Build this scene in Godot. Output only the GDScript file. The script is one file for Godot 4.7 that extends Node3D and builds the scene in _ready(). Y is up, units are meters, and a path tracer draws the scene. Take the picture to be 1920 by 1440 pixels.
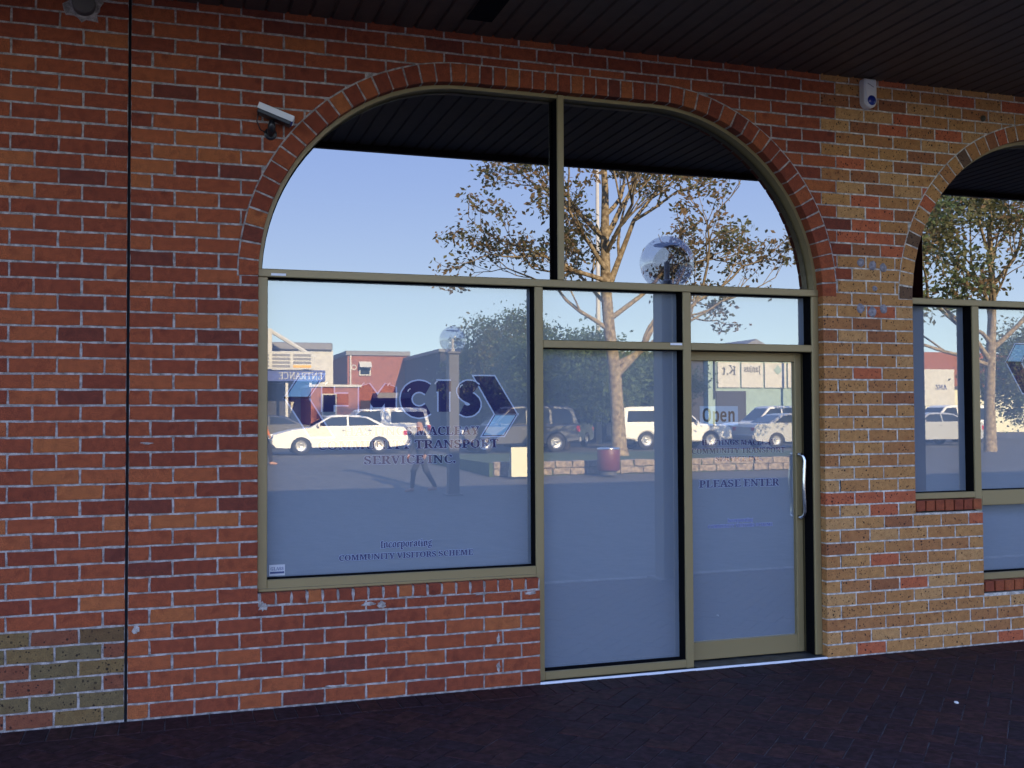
extends Node3D
# A brick shopfront with an arched, mirror-like window under a street awning, and the sunlit street that the glass reflects.

var rng := RandomNumberGenerator.new()
var M := {}
var taken := {}
var brick_cache := {}
var cam: Camera3D

const COURSE := 0.086
const LEN := 0.24
const SPRING := 2.46
const RIN := 1.24
const ROUT := 1.35

# ---------------------------------------------------------------- helpers
func lin(r: float, g: float, b: float, a := 1.0) -> Color:
	var c := Color(r, g, b).linear_to_srgb()
	c.a = a
	return c

func numbered(called: String) -> String:
	if not taken.has(called):
		taken[called] = 0
		return called
	taken[called] += 1
	return "%s_%03d" % [called, taken[called]]

func tag(o: Node, label := "", category := "", group := "", kind := "") -> Node:
	if label: o.set_meta("label", label)
	if category: o.set_meta("category", category)
	if group: o.set_meta("group", group)
	if kind: o.set_meta("kind", kind)
	return o

func thing(called: String, at: Vector3, label := "", category := "", group := "", turn := 0.0) -> Node3D:
	var o := Node3D.new()
	o.name = numbered(called)
	add_child(o)
	o.position = at
	o.rotation.y = turn
	tag(o, label, category, group)
	return o

func begin() -> SurfaceTool:
	var st := SurfaceTool.new()
	st.begin(Mesh.PRIMITIVE_TRIANGLES)
	st.set_smooth_group(-1)
	return st

func smooth() -> SurfaceTool:
	var st := SurfaceTool.new()
	st.begin(Mesh.PRIMITIVE_TRIANGLES)
	st.set_smooth_group(0)
	return st

func done(st: SurfaceTool) -> ArrayMesh:
	st.generate_normals()
	return st.commit()

func part(called: String, mesh: Mesh, material: Material, parent: Node, at := Vector3.ZERO) -> MeshInstance3D:
	var o := MeshInstance3D.new()
	o.mesh = mesh
	o.material_override = material
	o.name = called if parent != self else numbered(called)
	o.position = at
	parent.add_child(o, true)
	return o

func build(st: SurfaceTool, called: String, material: Material, parent: Node, at := Vector3.ZERO) -> MeshInstance3D:
	return part(called, done(st), material, parent, at)

func tri(st: SurfaceTool, a: Vector3, b: Vector3, c: Vector3, out: Vector3) -> void:
	if (c - a).cross(b - a).dot(out) < 0.0:
		var k := b
		b = c
		c = k
	st.add_vertex(a)
	st.add_vertex(b)
	st.add_vertex(c)

func quad(st: SurfaceTool, a: Vector3, b: Vector3, c: Vector3, d: Vector3, out: Vector3) -> void:
	tri(st, a, b, c, out)
	tri(st, a, c, d, out)

# an axis-aligned box from corner lo to corner hi with chamfered edges
func box(st: SurfaceTool, lo: Vector3, hi: Vector3, ch := 0.0) -> void:
	var c := (lo + hi) / 2
	var h := (hi - lo) / 2
	ch = minf(ch, minf(h.x, minf(h.y, h.z)) * 0.9)
	for ax in 3:
		var b := (ax + 1) % 3
		var d := (ax + 2) % 3
		for s in [-1.0, 1.0]:
			var n := Vector3.ZERO
			n[ax] = s
			var p := []
			for q in [[-1, -1], [1, -1], [1, 1], [-1, 1]]:
				var v := c
				v[ax] += s * h[ax]
				v[b] += q[0] * (h[b] - ch)
				v[d] += q[1] * (h[d] - ch)
				p.append(v)
			quad(st, p[0], p[1], p[2], p[3], n)
	if ch <= 0.0:
		return
	for ax in 3:
		var b := (ax + 1) % 3
		var d := (ax + 2) % 3
		for s in [-1.0, 1.0]:
			for t in [-1.0, 1.0]:
				var p := []
				for e in [-1.0, 1.0]:
					var v := c
					v[ax] += e * (h[ax] - ch)
					v[b] += s * h[b]
					v[d] += t * (h[d] - ch)
					var w := c
					w[ax] += e * (h[ax] - ch)
					w[b] += s * (h[b] - ch)
					w[d] += t * h[d]
					p.append([v, w])
				var n := Vector3.ZERO
				n[b] = s
				n[d] = t
				quad(st, p[0][0], p[0][1], p[1][1], p[1][0], n)
	for sx in [-1.0, 1.0]:
		for sy in [-1.0, 1.0]:
			for sz in [-1.0, 1.0]:
				var s := Vector3(sx, sy, sz)
				tri(st, c + s * Vector3(h.x, h.y - ch, h.z - ch), c + s * Vector3(h.x - ch, h.y, h.z - ch), c + s * Vector3(h.x - ch, h.y - ch, h.z), s)

func block(called: String, lo: Vector3, hi: Vector3, ch: float, material: Material, parent: Node) -> MeshInstance3D:
	var st := begin()
	box(st, lo, hi, ch)
	return build(st, called, material, parent)

func ccw(p: PackedVector2Array) -> PackedVector2Array:
	var q := p.duplicate()
	var area := 0.0
	for i in q.size():
		var a := q[i]
		var b := q[(i + 1) % q.size()]
		area += a.x * b.y - b.x * a.y
	if area < 0:
		q.reverse()
	return q

func inset(p: PackedVector2Array, d: float) -> PackedVector2Array:
	var q := PackedVector2Array()
	var n := p.size()
	for i in n:
		var a := (p[i] - p[(i + n - 1) % n]).normalized()
		var b := (p[(i + 1) % n] - p[i]).normalized()
		var na := Vector2(-a.y, a.x)
		var nb := Vector2(-b.y, b.x)
		var m := na + nb
		var l := maxf(m.length_squared(), 0.5)
		q.append(p[i] + m * (2.0 * d / l))
	return q

# a flat outline in x and y, given depth from z_front back to z_back, its front edge chamfered
func slab(st: SurfaceTool, poly: PackedVector2Array, zf: float, zb: float, ch := 0.0, back := false) -> void:
	var p := ccw(poly)
	var f := inset(p, ch) if ch > 0 else p
	var idx := Geometry2D.triangulate_polygon(f)
	if idx.is_empty():
		f = p
		idx = Geometry2D.triangulate_polygon(f)
	for i in range(0, idx.size(), 3):
		var a := f[idx[i]]
		var b := f[idx[i + 1]]
		var c := f[idx[i + 2]]
		tri(st, Vector3(a.x, a.y, zf), Vector3(b.x, b.y, zf), Vector3(c.x, c.y, zf), Vector3.BACK)
		if back:
			tri(st, Vector3(a.x, a.y, zb), Vector3(b.x, b.y, zb), Vector3(c.x, c.y, zb), Vector3.FORWARD)
	var n := p.size()
	for i in n:
		var j := (i + 1) % n
		var e := p[j] - p[i]
		var o := Vector3(e.y, -e.x, 0)
		var zc := zf - ch
		if ch > 0:
			quad(st, Vector3(f[i].x, f[i].y, zf), Vector3(f[j].x, f[j].y, zf), Vector3(p[j].x, p[j].y, zc), Vector3(p[i].x, p[i].y, zc), o.normalized() + Vector3.BACK)
		quad(st, Vector3(p[i].x, p[i].y, zc), Vector3(p[j].x, p[j].y, zc), Vector3(p[j].x, p[j].y, zb), Vector3(p[i].x, p[i].y, zb), o)

# a round tube along points with a radius at each
func tube(st: SurfaceTool, pts: Array, rad: Array, sides := 8, caps := true) -> void:
	var rings := []
	var up := Vector3(0.31, 0.9, 0.17)
	for i in pts.size():
		var d: Vector3 = (pts[mini(i + 1, pts.size() - 1)] - pts[maxi(i - 1, 0)])
		d = d.normalized()
		if absf(d.dot(up)) > 0.95:
			up = Vector3(0.9, 0.1, 0.3)
		var u := d.cross(up).normalized()
		var v := u.cross(d).normalized()
		up = v
		var ring := []
		for k in sides:
			var a := TAU * k / sides
			ring.append(pts[i] + (u * cos(a) + v * sin(a)) * rad[i])
		rings.append(ring)
	for i in pts.size() - 1:
		for k in sides:
			var m := (k + 1) % sides
			var o: Vector3 = (rings[i][k] + rings[i][m]) / 2 - pts[i]
			quad(st, rings[i][k], rings[i][m], rings[i + 1][m], rings[i + 1][k], o)
	if caps:
		for e in [0, pts.size() - 1]:
			var o: Vector3 = pts[0] - pts[1] if e == 0 else pts[e] - pts[e - 1]
			for k in sides:
				tri(st, pts[e], rings[e][k], rings[e][(k + 1) % sides], o)

# a turned shape about the vertical axis: profile of (radius, height)
func lathe(st: SurfaceTool, prof: Array, at := Vector3.ZERO, sides := 20) -> void:
	for i in prof.size() - 1:
		var a: Vector2 = prof[i]
		var b: Vector2 = prof[i + 1]
		for k in sides:
			var t0 := TAU * k / sides
			var t1 := TAU * (k + 1) / sides
			var u0 := Vector3(cos(t0), 0, sin(t0))
			var u1 := Vector3(cos(t1), 0, sin(t1))
			var e := b - a
			var o := (u0 + u1) * e.y - Vector3.UP * e.x * 2.0
			var p0 := at + u0 * a.x + Vector3.UP * a.y
			var p1 := at + u1 * a.x + Vector3.UP * a.y
			var q0 := at + u0 * b.x + Vector3.UP * b.y
			var q1 := at + u1 * b.x + Vector3.UP * b.y
			if a.x > 1e-5: tri(st, p0, p1, q1, o)
			if b.x > 1e-5: tri(st, p0, q1, q0, o)

func rect(x0: float, y0: float, x1: float, y1: float) -> PackedVector2Array:
	return PackedVector2Array([Vector2(x0, y0), Vector2(x1, y0), Vector2(x1, y1), Vector2(x0, y1)])

# ---------------------------------------------------------------- textures and materials
func noise_bytes(size: int, freq: float, octaves: int, sd: int) -> PackedByteArray:
	var n := FastNoiseLite.new()
	n.seed = sd
	n.noise_type = FastNoiseLite.TYPE_SIMPLEX_SMOOTH
	n.frequency = freq
	n.fractal_octaves = octaves
	var im := n.get_seamless_image(size, size)
	im.convert(Image.FORMAT_L8)
	return im.get_data()

func texture_of(size: int, data: PackedByteArray) -> ImageTexture:
	return ImageTexture.create_from_image(Image.create_from_data(size, size, false, Image.FORMAT_RGB8, data))

func grey_texture(size: int, freq: float, octaves: int, sd: int) -> ImageTexture:
	return ImageTexture.create_from_image(Image.create_from_data(size, size, false, Image.FORMAT_L8, noise_bytes(size, freq, octaves, sd)))

# grain: how far the fine and the coarse noise move the value; spots: [count, smallest, largest radius in px, tint, strength]
func grain_texture(size: int, sd: int, fine: float, coarse: float, spots: Array) -> ImageTexture:
	var r := RandomNumberGenerator.new()
	r.seed = sd
	var a := noise_bytes(size, 0.16, 3, sd)
	var b := noise_bytes(size, 0.02, 4, sd + 7)
	var out := PackedByteArray()
	out.resize(size * size * 3)
	for i in size * size:
		var v := clampf(215.0 + (a[i] - 128) * fine + (b[i] - 128) * coarse, 20.0, 255.0)
		out[i * 3] = int(v)
		out[i * 3 + 1] = int(v)
		out[i * 3 + 2] = int(v)
	for s in spots:
		for k in s[0]:
			var cx := r.randi() % size
			var cy := r.randi() % size
			var rx := r.randf_range(s[1], s[2])
			var ry := rx * r.randf_range(0.5, 1.0)
			var turn := r.randf() * PI
			var force: float = s[4] * r.randf_range(0.45, 1.0)
			var w := int(ceil(rx)) + 1
			for y in range(-w, w + 1):
				for x in range(-w, w + 1):
					var u := (x * cos(turn) + y * sin(turn)) / rx
					var v := (-x * sin(turn) + y * cos(turn)) / ry
					var f := clampf((1.15 - sqrt(u * u + v * v)) * 2.0, 0.0, 1.0) * force
					if f > 0:
						var at := (posmod(cy + y, size) * size + posmod(cx + x, size)) * 3
						var t: Array = s[3]
						for c in 3:
							out[at + c] = int(lerpf(out[at + c], t[c], f))
	return texture_of(size, out)

func mat(called: String, color: Color, rough := 0.8, metal := 0.0, tex: Texture2D = null, scale := 1.0, bump: Texture2D = null, depth := 0.0) -> StandardMaterial3D:
	var m := StandardMaterial3D.new()
	m.resource_name = called
	m.albedo_color = color
	m.roughness = rough
	m.metallic = metal
	if tex or bump:
		m.uv1_triplanar = true
		m.uv1_world_triplanar = true
		m.uv1_scale = Vector3.ONE * scale
	if tex:
		m.albedo_texture = tex
	if bump:
		m.heightmap_enabled = true
		m.heightmap_texture = bump
		m.heightmap_scale = depth
	M[called] = m
	return m

func make_materials() -> void:
	var white := Image.create(4, 4, false, Image.FORMAT_RGB8)
	white.fill(Color.WHITE)
	var plain := ImageTexture.create_from_image(white)
	var grit := grey_texture(512, 0.12, 3, 3)
	var rough_noise := grey_texture(512, 0.035, 4, 5)
	var red_tex := grain_texture(768, 11, 0.6, 0.16, [[2600, 1.0, 2.2, [70, 45, 45], 0.6], [700, 1.0, 2.4, [255, 235, 190], 0.55], [26, 8.0, 22.0, [255, 235, 225], 0.10], [60, 10.0, 34.0, [150, 130, 130], 0.3]])
	var yellow_tex := grain_texture(768, 23, 0.4, 0.14, [[700, 1.4, 2.8, [70, 50, 35], 0.8], [430, 2.8, 5.2, [26, 16, 12], 1.0], [110, 4.5, 8.5, [34, 22, 16], 0.95], [120, 10.0, 34.0, [185, 165, 150], 0.25]])
	var mortar_tex := grain_texture(512, 31, 0.5, 0.45, [[600, 1.0, 2.5, [120, 115, 110], 0.5], [60, 8.0, 26.0, [150, 145, 145], 0.4]])
	var paver_tex := grain_texture(512, 37, 0.5, 0.6, [[1100, 1.0, 2.6, [110, 100, 105], 0.6], [300, 1.0, 2.0, [255, 250, 240], 0.35], [70, 8.0, 30.0, [120, 110, 110], 0.45]])
	var asphalt_tex := grain_texture(512, 41, 0.6, 0.5, [[2500, 1.0, 2.2, [255, 250, 240], 0.4], [40, 14.0, 44.0, [120, 120, 120], 0.4]])
	var wall_tex := grain_texture(512, 43, 0.12, 0.1, [[50, 6.0, 30.0, [195, 192, 185], 0.15]])
	var bark_tex := grain_texture(512, 47, 0.4, 0.6, [[260, 4.0, 20.0, [120, 105, 90], 0.5]])
	# the red bricks: six firings
	var reds := [[0.30, 0.074, 0.030], [0.255, 0.058, 0.026], [0.34, 0.094, 0.036], [0.215, 0.046, 0.022], [0.37, 0.118, 0.042], [0.165, 0.038, 0.024]]
	for i in reds.size():
		mat("red_brick_%d" % i, lin(reds[i][0] * 1.25, reds[i][1] * 1.1, reds[i][2] * 0.85), 0.9, 0.0, red_tex, 1.3, grit, 0.12)
	var yellows := [[0.40, 0.215, 0.075], [0.36, 0.18, 0.062], [0.43, 0.25, 0.10], [0.34, 0.16, 0.058], [0.40, 0.11, 0.045], [0.26, 0.105, 0.042], [0.12, 0.07, 0.04]]
	for i in yellows.size():
		mat("yellow_brick_%d" % i, lin(yellows[i][0] * 1.5, yellows[i][1] * 1.32, yellows[i][2] * 1.15), 0.88, 0.0, yellow_tex, 1.3, grit, 0.1)
	var stained := [[0.24, 0.145, 0.05], [0.17, 0.09, 0.032], [0.20, 0.135, 0.055], [0.27, 0.08, 0.035]]
	for i in stained.size():
		mat("stained_brick_%d" % i, lin(stained[i][0], stained[i][1], stained[i][2]), 0.9, 0.0, yellow_tex, 1.3, grit, 0.12)
	mat("mortar", lin(0.50, 0.44, 0.40), 0.95, 0.0, mortar_tex, 2.0, grit, 0.2)
	mat("pale_mortar", lin(0.74, 0.67, 0.57), 0.95, 0.0, mortar_tex, 2.0, grit, 0.15)
	mat("sealant", lin(0.012, 0.012, 0.014), 0.95).metallic_specular = 0.2
	var pavers := [[0.060, 0.026, 0.028], [0.050, 0.024, 0.028], [0.070, 0.030, 0.028], [0.042, 0.024, 0.030]]
	for i in pavers.size():
		mat("paver_%d" % i, lin(pavers[i][0] * 0.8, pavers[i][1] * 0.74, pavers[i][2] * 0.76), 0.7, 0.0, paver_tex, 1.6, rough_noise, 0.1)
	for i in pavers.size(): M["paver_%d" % i].metallic_specular = 0.3
	mat("joint_sand", lin(0.115, 0.11, 0.11), 0.95, 0.0, mortar_tex, 2.0)
	mat("bronze", lin(0.27, 0.205, 0.095), 0.42, 0.25)
	mat("bronze_dark", lin(0.10, 0.085, 0.05), 0.5, 0.4)
	mat("rubber", lin(0.006, 0.006, 0.007), 0.95).metallic_specular = 0.1
	mat("soffit", lin(0.13, 0.095, 0.07), 0.6, 0.0, wall_tex, 0.7)
	mat("fascia", lin(0.05, 0.04, 0.036), 0.6)
	mat("film", lin(0.23, 0.27, 0.325), 0.75)
	mat("navy", lin(0.010, 0.010, 0.115), 0.6)
	mat("outline", lin(0.60, 0.70, 0.90), 0.6)
	mat("sky_blue", lin(0.36, 0.62, 0.80), 0.6)
	mat("white_vinyl", lin(0.78, 0.78, 0.80), 0.5)
	mat("sign_ink", lin(0.03, 0.035, 0.06), 0.6)
	mat("white_plastic", lin(0.70, 0.68, 0.66), 0.4)
	mat("black_plastic", lin(0.012, 0.012, 0.015), 0.35)
	mat("blue_lens", lin(0.015, 0.03, 0.22), 0.12)
	mat("steel", lin(0.62, 0.62, 0.62), 0.22, 1.0)
	mat("grey_adhesive", lin(0.36, 0.33, 0.36), 0.9, 0.0, mortar_tex, 3.0)
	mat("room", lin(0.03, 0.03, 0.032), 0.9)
	mat("tile", lin(0.05, 0.055, 0.055), 0.5, 0.0, paver_tex, 1.0)
	mat("asphalt", lin(0.11, 0.106, 0.10), 0.9, 0.0, asphalt_tex, 0.5)
	mat("concrete", lin(0.34, 0.32, 0.29), 0.9, 0.0, mortar_tex, 0.6)
	mat("stone", lin(0.36, 0.29, 0.22), 0.9, 0.0, mortar_tex, 0.8, rough_noise, 1.0)
	mat("grass", lin(0.06, 0.10, 0.025), 0.95, 0.0, asphalt_tex, 0.8)
	mat("bark", lin(0.38, 0.30, 0.19), 0.9, 0.0, bark_tex, 0.6, rough_noise, 1.0)
	mat("dark_bark", lin(0.12, 0.09, 0.06), 0.9, 0.0, bark_tex, 0.6)
	mat("painted_white", lin(0.74, 0.73, 0.69), 0.7, 0.0, wall_tex, 0.25)
	mat("painted_green", lin(0.38, 0.52, 0.50), 0.7, 0.0, wall_tex, 0.25)
	mat("painted_blue", lin(0.05, 0.09, 0.36), 0.6, 0.0, wall_tex, 0.25)
	mat("grey_roof", lin(0.26, 0.26, 0.29), 0.6, 0.0, wall_tex, 0.3)
	mat("red_tiles", lin(0.36, 0.12, 0.06), 0.8, 0.0, wall_tex, 0.5)
	mat("far_brick", lin(0.40, 0.15, 0.09), 0.9, 0.0, red_tex, 0.35)
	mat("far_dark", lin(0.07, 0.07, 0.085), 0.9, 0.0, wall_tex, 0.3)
	mat("yellow_sign", lin(0.70, 0.36, 0.03), 0.6)
	mat("cream", lin(0.62, 0.60, 0.44), 0.7)
	mat("maroon", lin(0.12, 0.03, 0.045), 0.5)
	mat("post_paint", lin(0.06, 0.06, 0.07), 0.5)
	mat("car_white", lin(0.74, 0.73, 0.70), 0.25).clearcoat_enabled = true
	mat("car_silver", lin(0.46, 0.45, 0.43), 0.3, 0.4).clearcoat_enabled = true
	mat("car_dark", lin(0.02, 0.022, 0.03), 0.25).clearcoat_enabled = true
	mat("car_grey", lin(0.24, 0.24, 0.25), 0.4)
	mat("car_window", lin(0.02, 0.025, 0.03), 0.06)
	mat("tyre", lin(0.025, 0.025, 0.027), 0.85)
	mat("rim", lin(0.55, 0.55, 0.55), 0.35, 0.8)
	mat("lamp_red", lin(0.42, 0.015, 0.03), 0.2)
	mat("lamp_clear", lin(0.7, 0.7, 0.7), 0.15)
	mat("lamp_amber", lin(0.6, 0.2, 0.04), 0.2)
	mat("skin", lin(0.40, 0.22, 0.15), 0.7)
	mat("cloth_dark", lin(0.02, 0.022, 0.035), 0.95)
	mat("cloth_white", lin(0.66, 0.66, 0.68), 0.95)
	mat("cloth_orange", lin(0.55, 0.16, 0.05), 0.95)
	mat("bird_white", lin(0.75, 0.74, 0.70), 0.9)
	for l in [["leaf_olive", 0.075, 0.075, 0.025], ["leaf_brown", 0.105, 0.06, 0.024], ["leaf_green", 0.045, 0.075, 0.022]]:
		var m := mat(l[0], lin(l[1], l[2], l[3]), 0.7)
		m.backlight_enabled = true
		m.backlight = lin(0.25, 0.25, 0.12)
		m.cull_mode = BaseMaterial3D.CULL_DISABLED
	# tinted, half-mirrored glass: it reflects about a fifth and lets little through
	var g := mat("mirror_glass", lin(0.262, 0.267, 0.28, 0.94), 0.0, 1.0)
	g.transparency = BaseMaterial3D.TRANSPARENCY_ALPHA
	g.albedo_texture = plain
	# clear glass over the frosted film: the same reflection, the film shows through
	g = mat("clear_glass", lin(0.95, 0.965, 0.90, 0.24), 0.0, 1.0)
	g.transparency = BaseMaterial3D.TRANSPARENCY_ALPHA
	g.albedo_texture = plain
	g = mat("globe_glass", lin(0.62, 0.66, 0.72, 0.36), 0.04, 1.0)
	g.albedo_texture = plain
	g.transparency = BaseMaterial3D.TRANSPARENCY_ALPHA

# ---------------------------------------------------------------- brickwork
# outline of an arched opening: springs at SPRING, corners of radius r about (xl, SPRING) and (xr, SPRING), flat between
func arch_outline(xl: float, xr: float, r: float, base: float) -> PackedVector2Array:
	var p := PackedVector2Array([Vector2(xl - r, base)])
	for i in 25:
		var a := PI - PI / 2 * i / 24
		p.append(Vector2(xl + cos(a) * r, SPRING + sin(a) * r))
	for i in 25:
		var a := PI / 2 - PI / 2 * i / 24
		p.append(Vector2(xr + cos(a) * r, SPRING + sin(a) * r))
	p.append(Vector2(xr + r, base))
	return p

func ragged(w: float, h: float, jit: float) -> PackedVector2Array:
	var p := PackedVector2Array()
	var n := 3 if w > 0.16 else 2
	for i in n: p.append(Vector2(-w / 2 + w * i / n, -h / 2))
	for i in 2: p.append(Vector2(w / 2, -h / 2 + h * i / 2))
	for i in n: p.append(Vector2(w / 2 - w * i / n, h / 2))
	for i in 2: p.append(Vector2(-w / 2, h / 2 - h * i / 2))
	for i in p.size():
		p[i] += Vector2(rng.randf_range(-jit, jit), rng.randf_range(-jit, jit))
	return p

# a brick face of w by h centred on the origin, deep enough to show at a reveal
func brick_mesh(w: float, h: float, jit: float) -> Mesh:
	var key := "%d_%d_%d_%d" % [roundi(w * 1000), roundi(h * 1000), roundi(jit * 10000), rng.randi() % 7]
	if not brick_cache.has(key):
		var st := begin()
		slab(st, ragged(w, h, jit), 0.0, -0.1, 0.0022)
		brick_cache[key] = done(st)
	return brick_cache[key]

func in_view(p: Vector3, area: float) -> float:
	var q := cam.transform.affine_inverse() * p
	if q.z > -0.2: return 0.0
	var t := tan(deg_to_rad(cam.fov / 2))
	var s := Vector2(q.x / -q.z / t * 0.75, q.y / -q.z / t)
	return area / (q.z * q.z) if absf(s.x) < 1.03 and absf(s.y) < 1.03 else area * 1e-4

# bricks: a list of {at, size, mesh, material, name, turn}; the 300 largest in view become parts, the rest one part
func lay(root: Node3D, bricks: Array, called: String, rest_name: String) -> void:
	bricks.sort_custom(func(a, b): return a.seen > b.seen)
	var rest := {}
	for i in bricks.size():
		var b = bricks[i]
		var t := Transform3D(b.turn, b.at - root.position)
		if i < 300:
			var o := MeshInstance3D.new()
			o.mesh = b.mesh
			o.material_override = b.material
			o.name = called if i == 0 else "%s_%03d" % [called, i]
			o.transform = t
			root.add_child(o)
		else:
			if not rest.has(b.material):
				rest[b.material] = SurfaceTool.new()
				rest[b.material].begin(Mesh.PRIMITIVE_TRIANGLES)
			rest[b.material].append_from(b.mesh, 0, t)
	if rest.is_empty(): return
	var am := ArrayMesh.new()
	for m in rest:
		rest[m].commit(am)
		am.surface_set_material(am.get_surface_count() - 1, m)
	var o := MeshInstance3D.new()
	o.mesh = am
	o.name = rest_name
	o.set_meta("kind", "stuff")
	root.add_child(o)

func brick(list: Array, x0: float, y0: float, x1: float, y1: float, material: Material, jit: float, cut: Array = []) -> void:
	var c := Vector2((x0 + x1) / 2, (y0 + y1) / 2)
	var tilt := Basis(Vector3(0, 0, 1), rng.randf_range(-0.004, 0.004)) * Basis(Vector3(0, 1, 0), rng.randf_range(-0.006, 0.006))
	var z := rng.randf_range(-0.0016, 0.0012)
	var r := rect(x0, y0, x1, y1)
	var touched := false
	var polys := [r]
	for k in cut:
		var next := []
		for p in polys:
			if Geometry2D.intersect_polygons(p, k).is_empty():
				next.append(p)
			else:
				touched = true
				for q in Geometry2D.clip_polygons(p, k):
					if not Geometry2D.is_polygon_clockwise(q): next.append(q)
		polys = next
	if not touched:
		list.append({"at": Vector3(c.x, c.y, z), "turn": tilt, "mesh": brick_mesh(x1 - x0, y1 - y0, jit), "material": material, "seen": in_view(Vector3(c.x, c.y, 0), (x1 - x0) * (y1 - y0))})
		return
	for p in polys:
		var lo := Vector2(1e9, 1e9)
		var hi := -lo
		for v in p:
			lo = lo.min(v)
			hi = hi.max(v)
		if hi.x - lo.x < 0.022 or hi.y - lo.y < 0.02: continue
		var m := (lo + hi) / 2
		var q := PackedVector2Array()
		for v in p: q.append(v - m)
		var st := begin()
		slab(st, q, 0.0, -0.1, 0.002)
		list.append({"at": Vector3(m.x, m.y, z), "turn": Basis(), "mesh": done(st), "material": material, "seen": in_view(Vector3(m.x, m.y, 0), (hi.x - lo.x) * (hi.y - lo.y) * 0.7)})

func red() -> Material:
	var k := rng.randf()
	return M["red_brick_%d" % (0 if k < 0.32 else 1 if k < 0.58 else 2 if k < 0.74 else 3 if k < 0.9 else 4 if k < 0.96 else 5)]

func yellow(high := 0.0) -> Material:
	var k := rng.randf()
	if rng.randf() < 0.12 + high * 0.2: return M["yellow_brick_%d" % (4 if k < 0.6 else 5)]
	return M["yellow_brick_%d" % (0 if k < 0.34 else 1 if k < 0.62 else 2 if k < 0.82 else 3)]

# wedge bricks set round an arch; only the stretch from a_from to a_to of the ring is laid
func arch_ring(list: Array, xl: float, xr: float, x_most: float, pick: Callable) -> void:
	var spots := []
	var n := 21
	for i in n:
		spots.append([PI - PI / 2 * (i + 0.5) / n, 0, PI / 2 / n])
	var m := roundi((xr - xl) / 0.086)
	for i in m:
		spots.append([xl + (xr - xl) * (i + 0.5) / m, 1, (xr - xl) / m])
	for i in n:
		spots.append([PI / 2 - PI / 2 * (i + 0.5) / n, 2, PI / 2 / n])
	for s in spots:
		var q := PackedVector2Array()
		var c: Vector2
		var turn := 0.0
		if s[1] == 1:
			if s[0] > x_most: continue
			var w: float = s[2] - 0.010
			c = Vector2(s[0], SPRING + (RIN + ROUT) / 2)
			q = rect(-w / 2, -0.055, w / 2, 0.055)
		else:
			var o := Vector2(xl if s[1] == 0 else xr, SPRING)
			c = o + Vector2(cos(s[0]), sin(s[0])) * (RIN + ROUT) / 2
			if c.x > x_most: continue
			turn = s[0] - PI / 2
			var wi: float = s[2] * RIN - 0.011
			var wo: float = s[2] * ROUT - 0.011
			q = PackedVector2Array([Vector2(-wi / 2, -0.055), Vector2(wi / 2, -0.055), Vector2(wo / 2, 0.055), Vector2(-wo / 2, 0.055)])
		for i in q.size(): q[i] += Vector2(rng.randf_range(-0.0022, 0.0022), rng.randf_range(-0.002, 0.002))
		var st := begin()
		slab(st, q, 0.0, -0.115, 0.0025)
		list.append({"at": Vector3(c.x, c.y, rng.randf_range(-0.001, 0.0025)), "turn": Basis(Vector3(0, 0, 1), turn), "mesh": done(st), "material": pick.call(), "seen": in_view(Vector3(c.x, c.y, 0), 0.008)})

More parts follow.
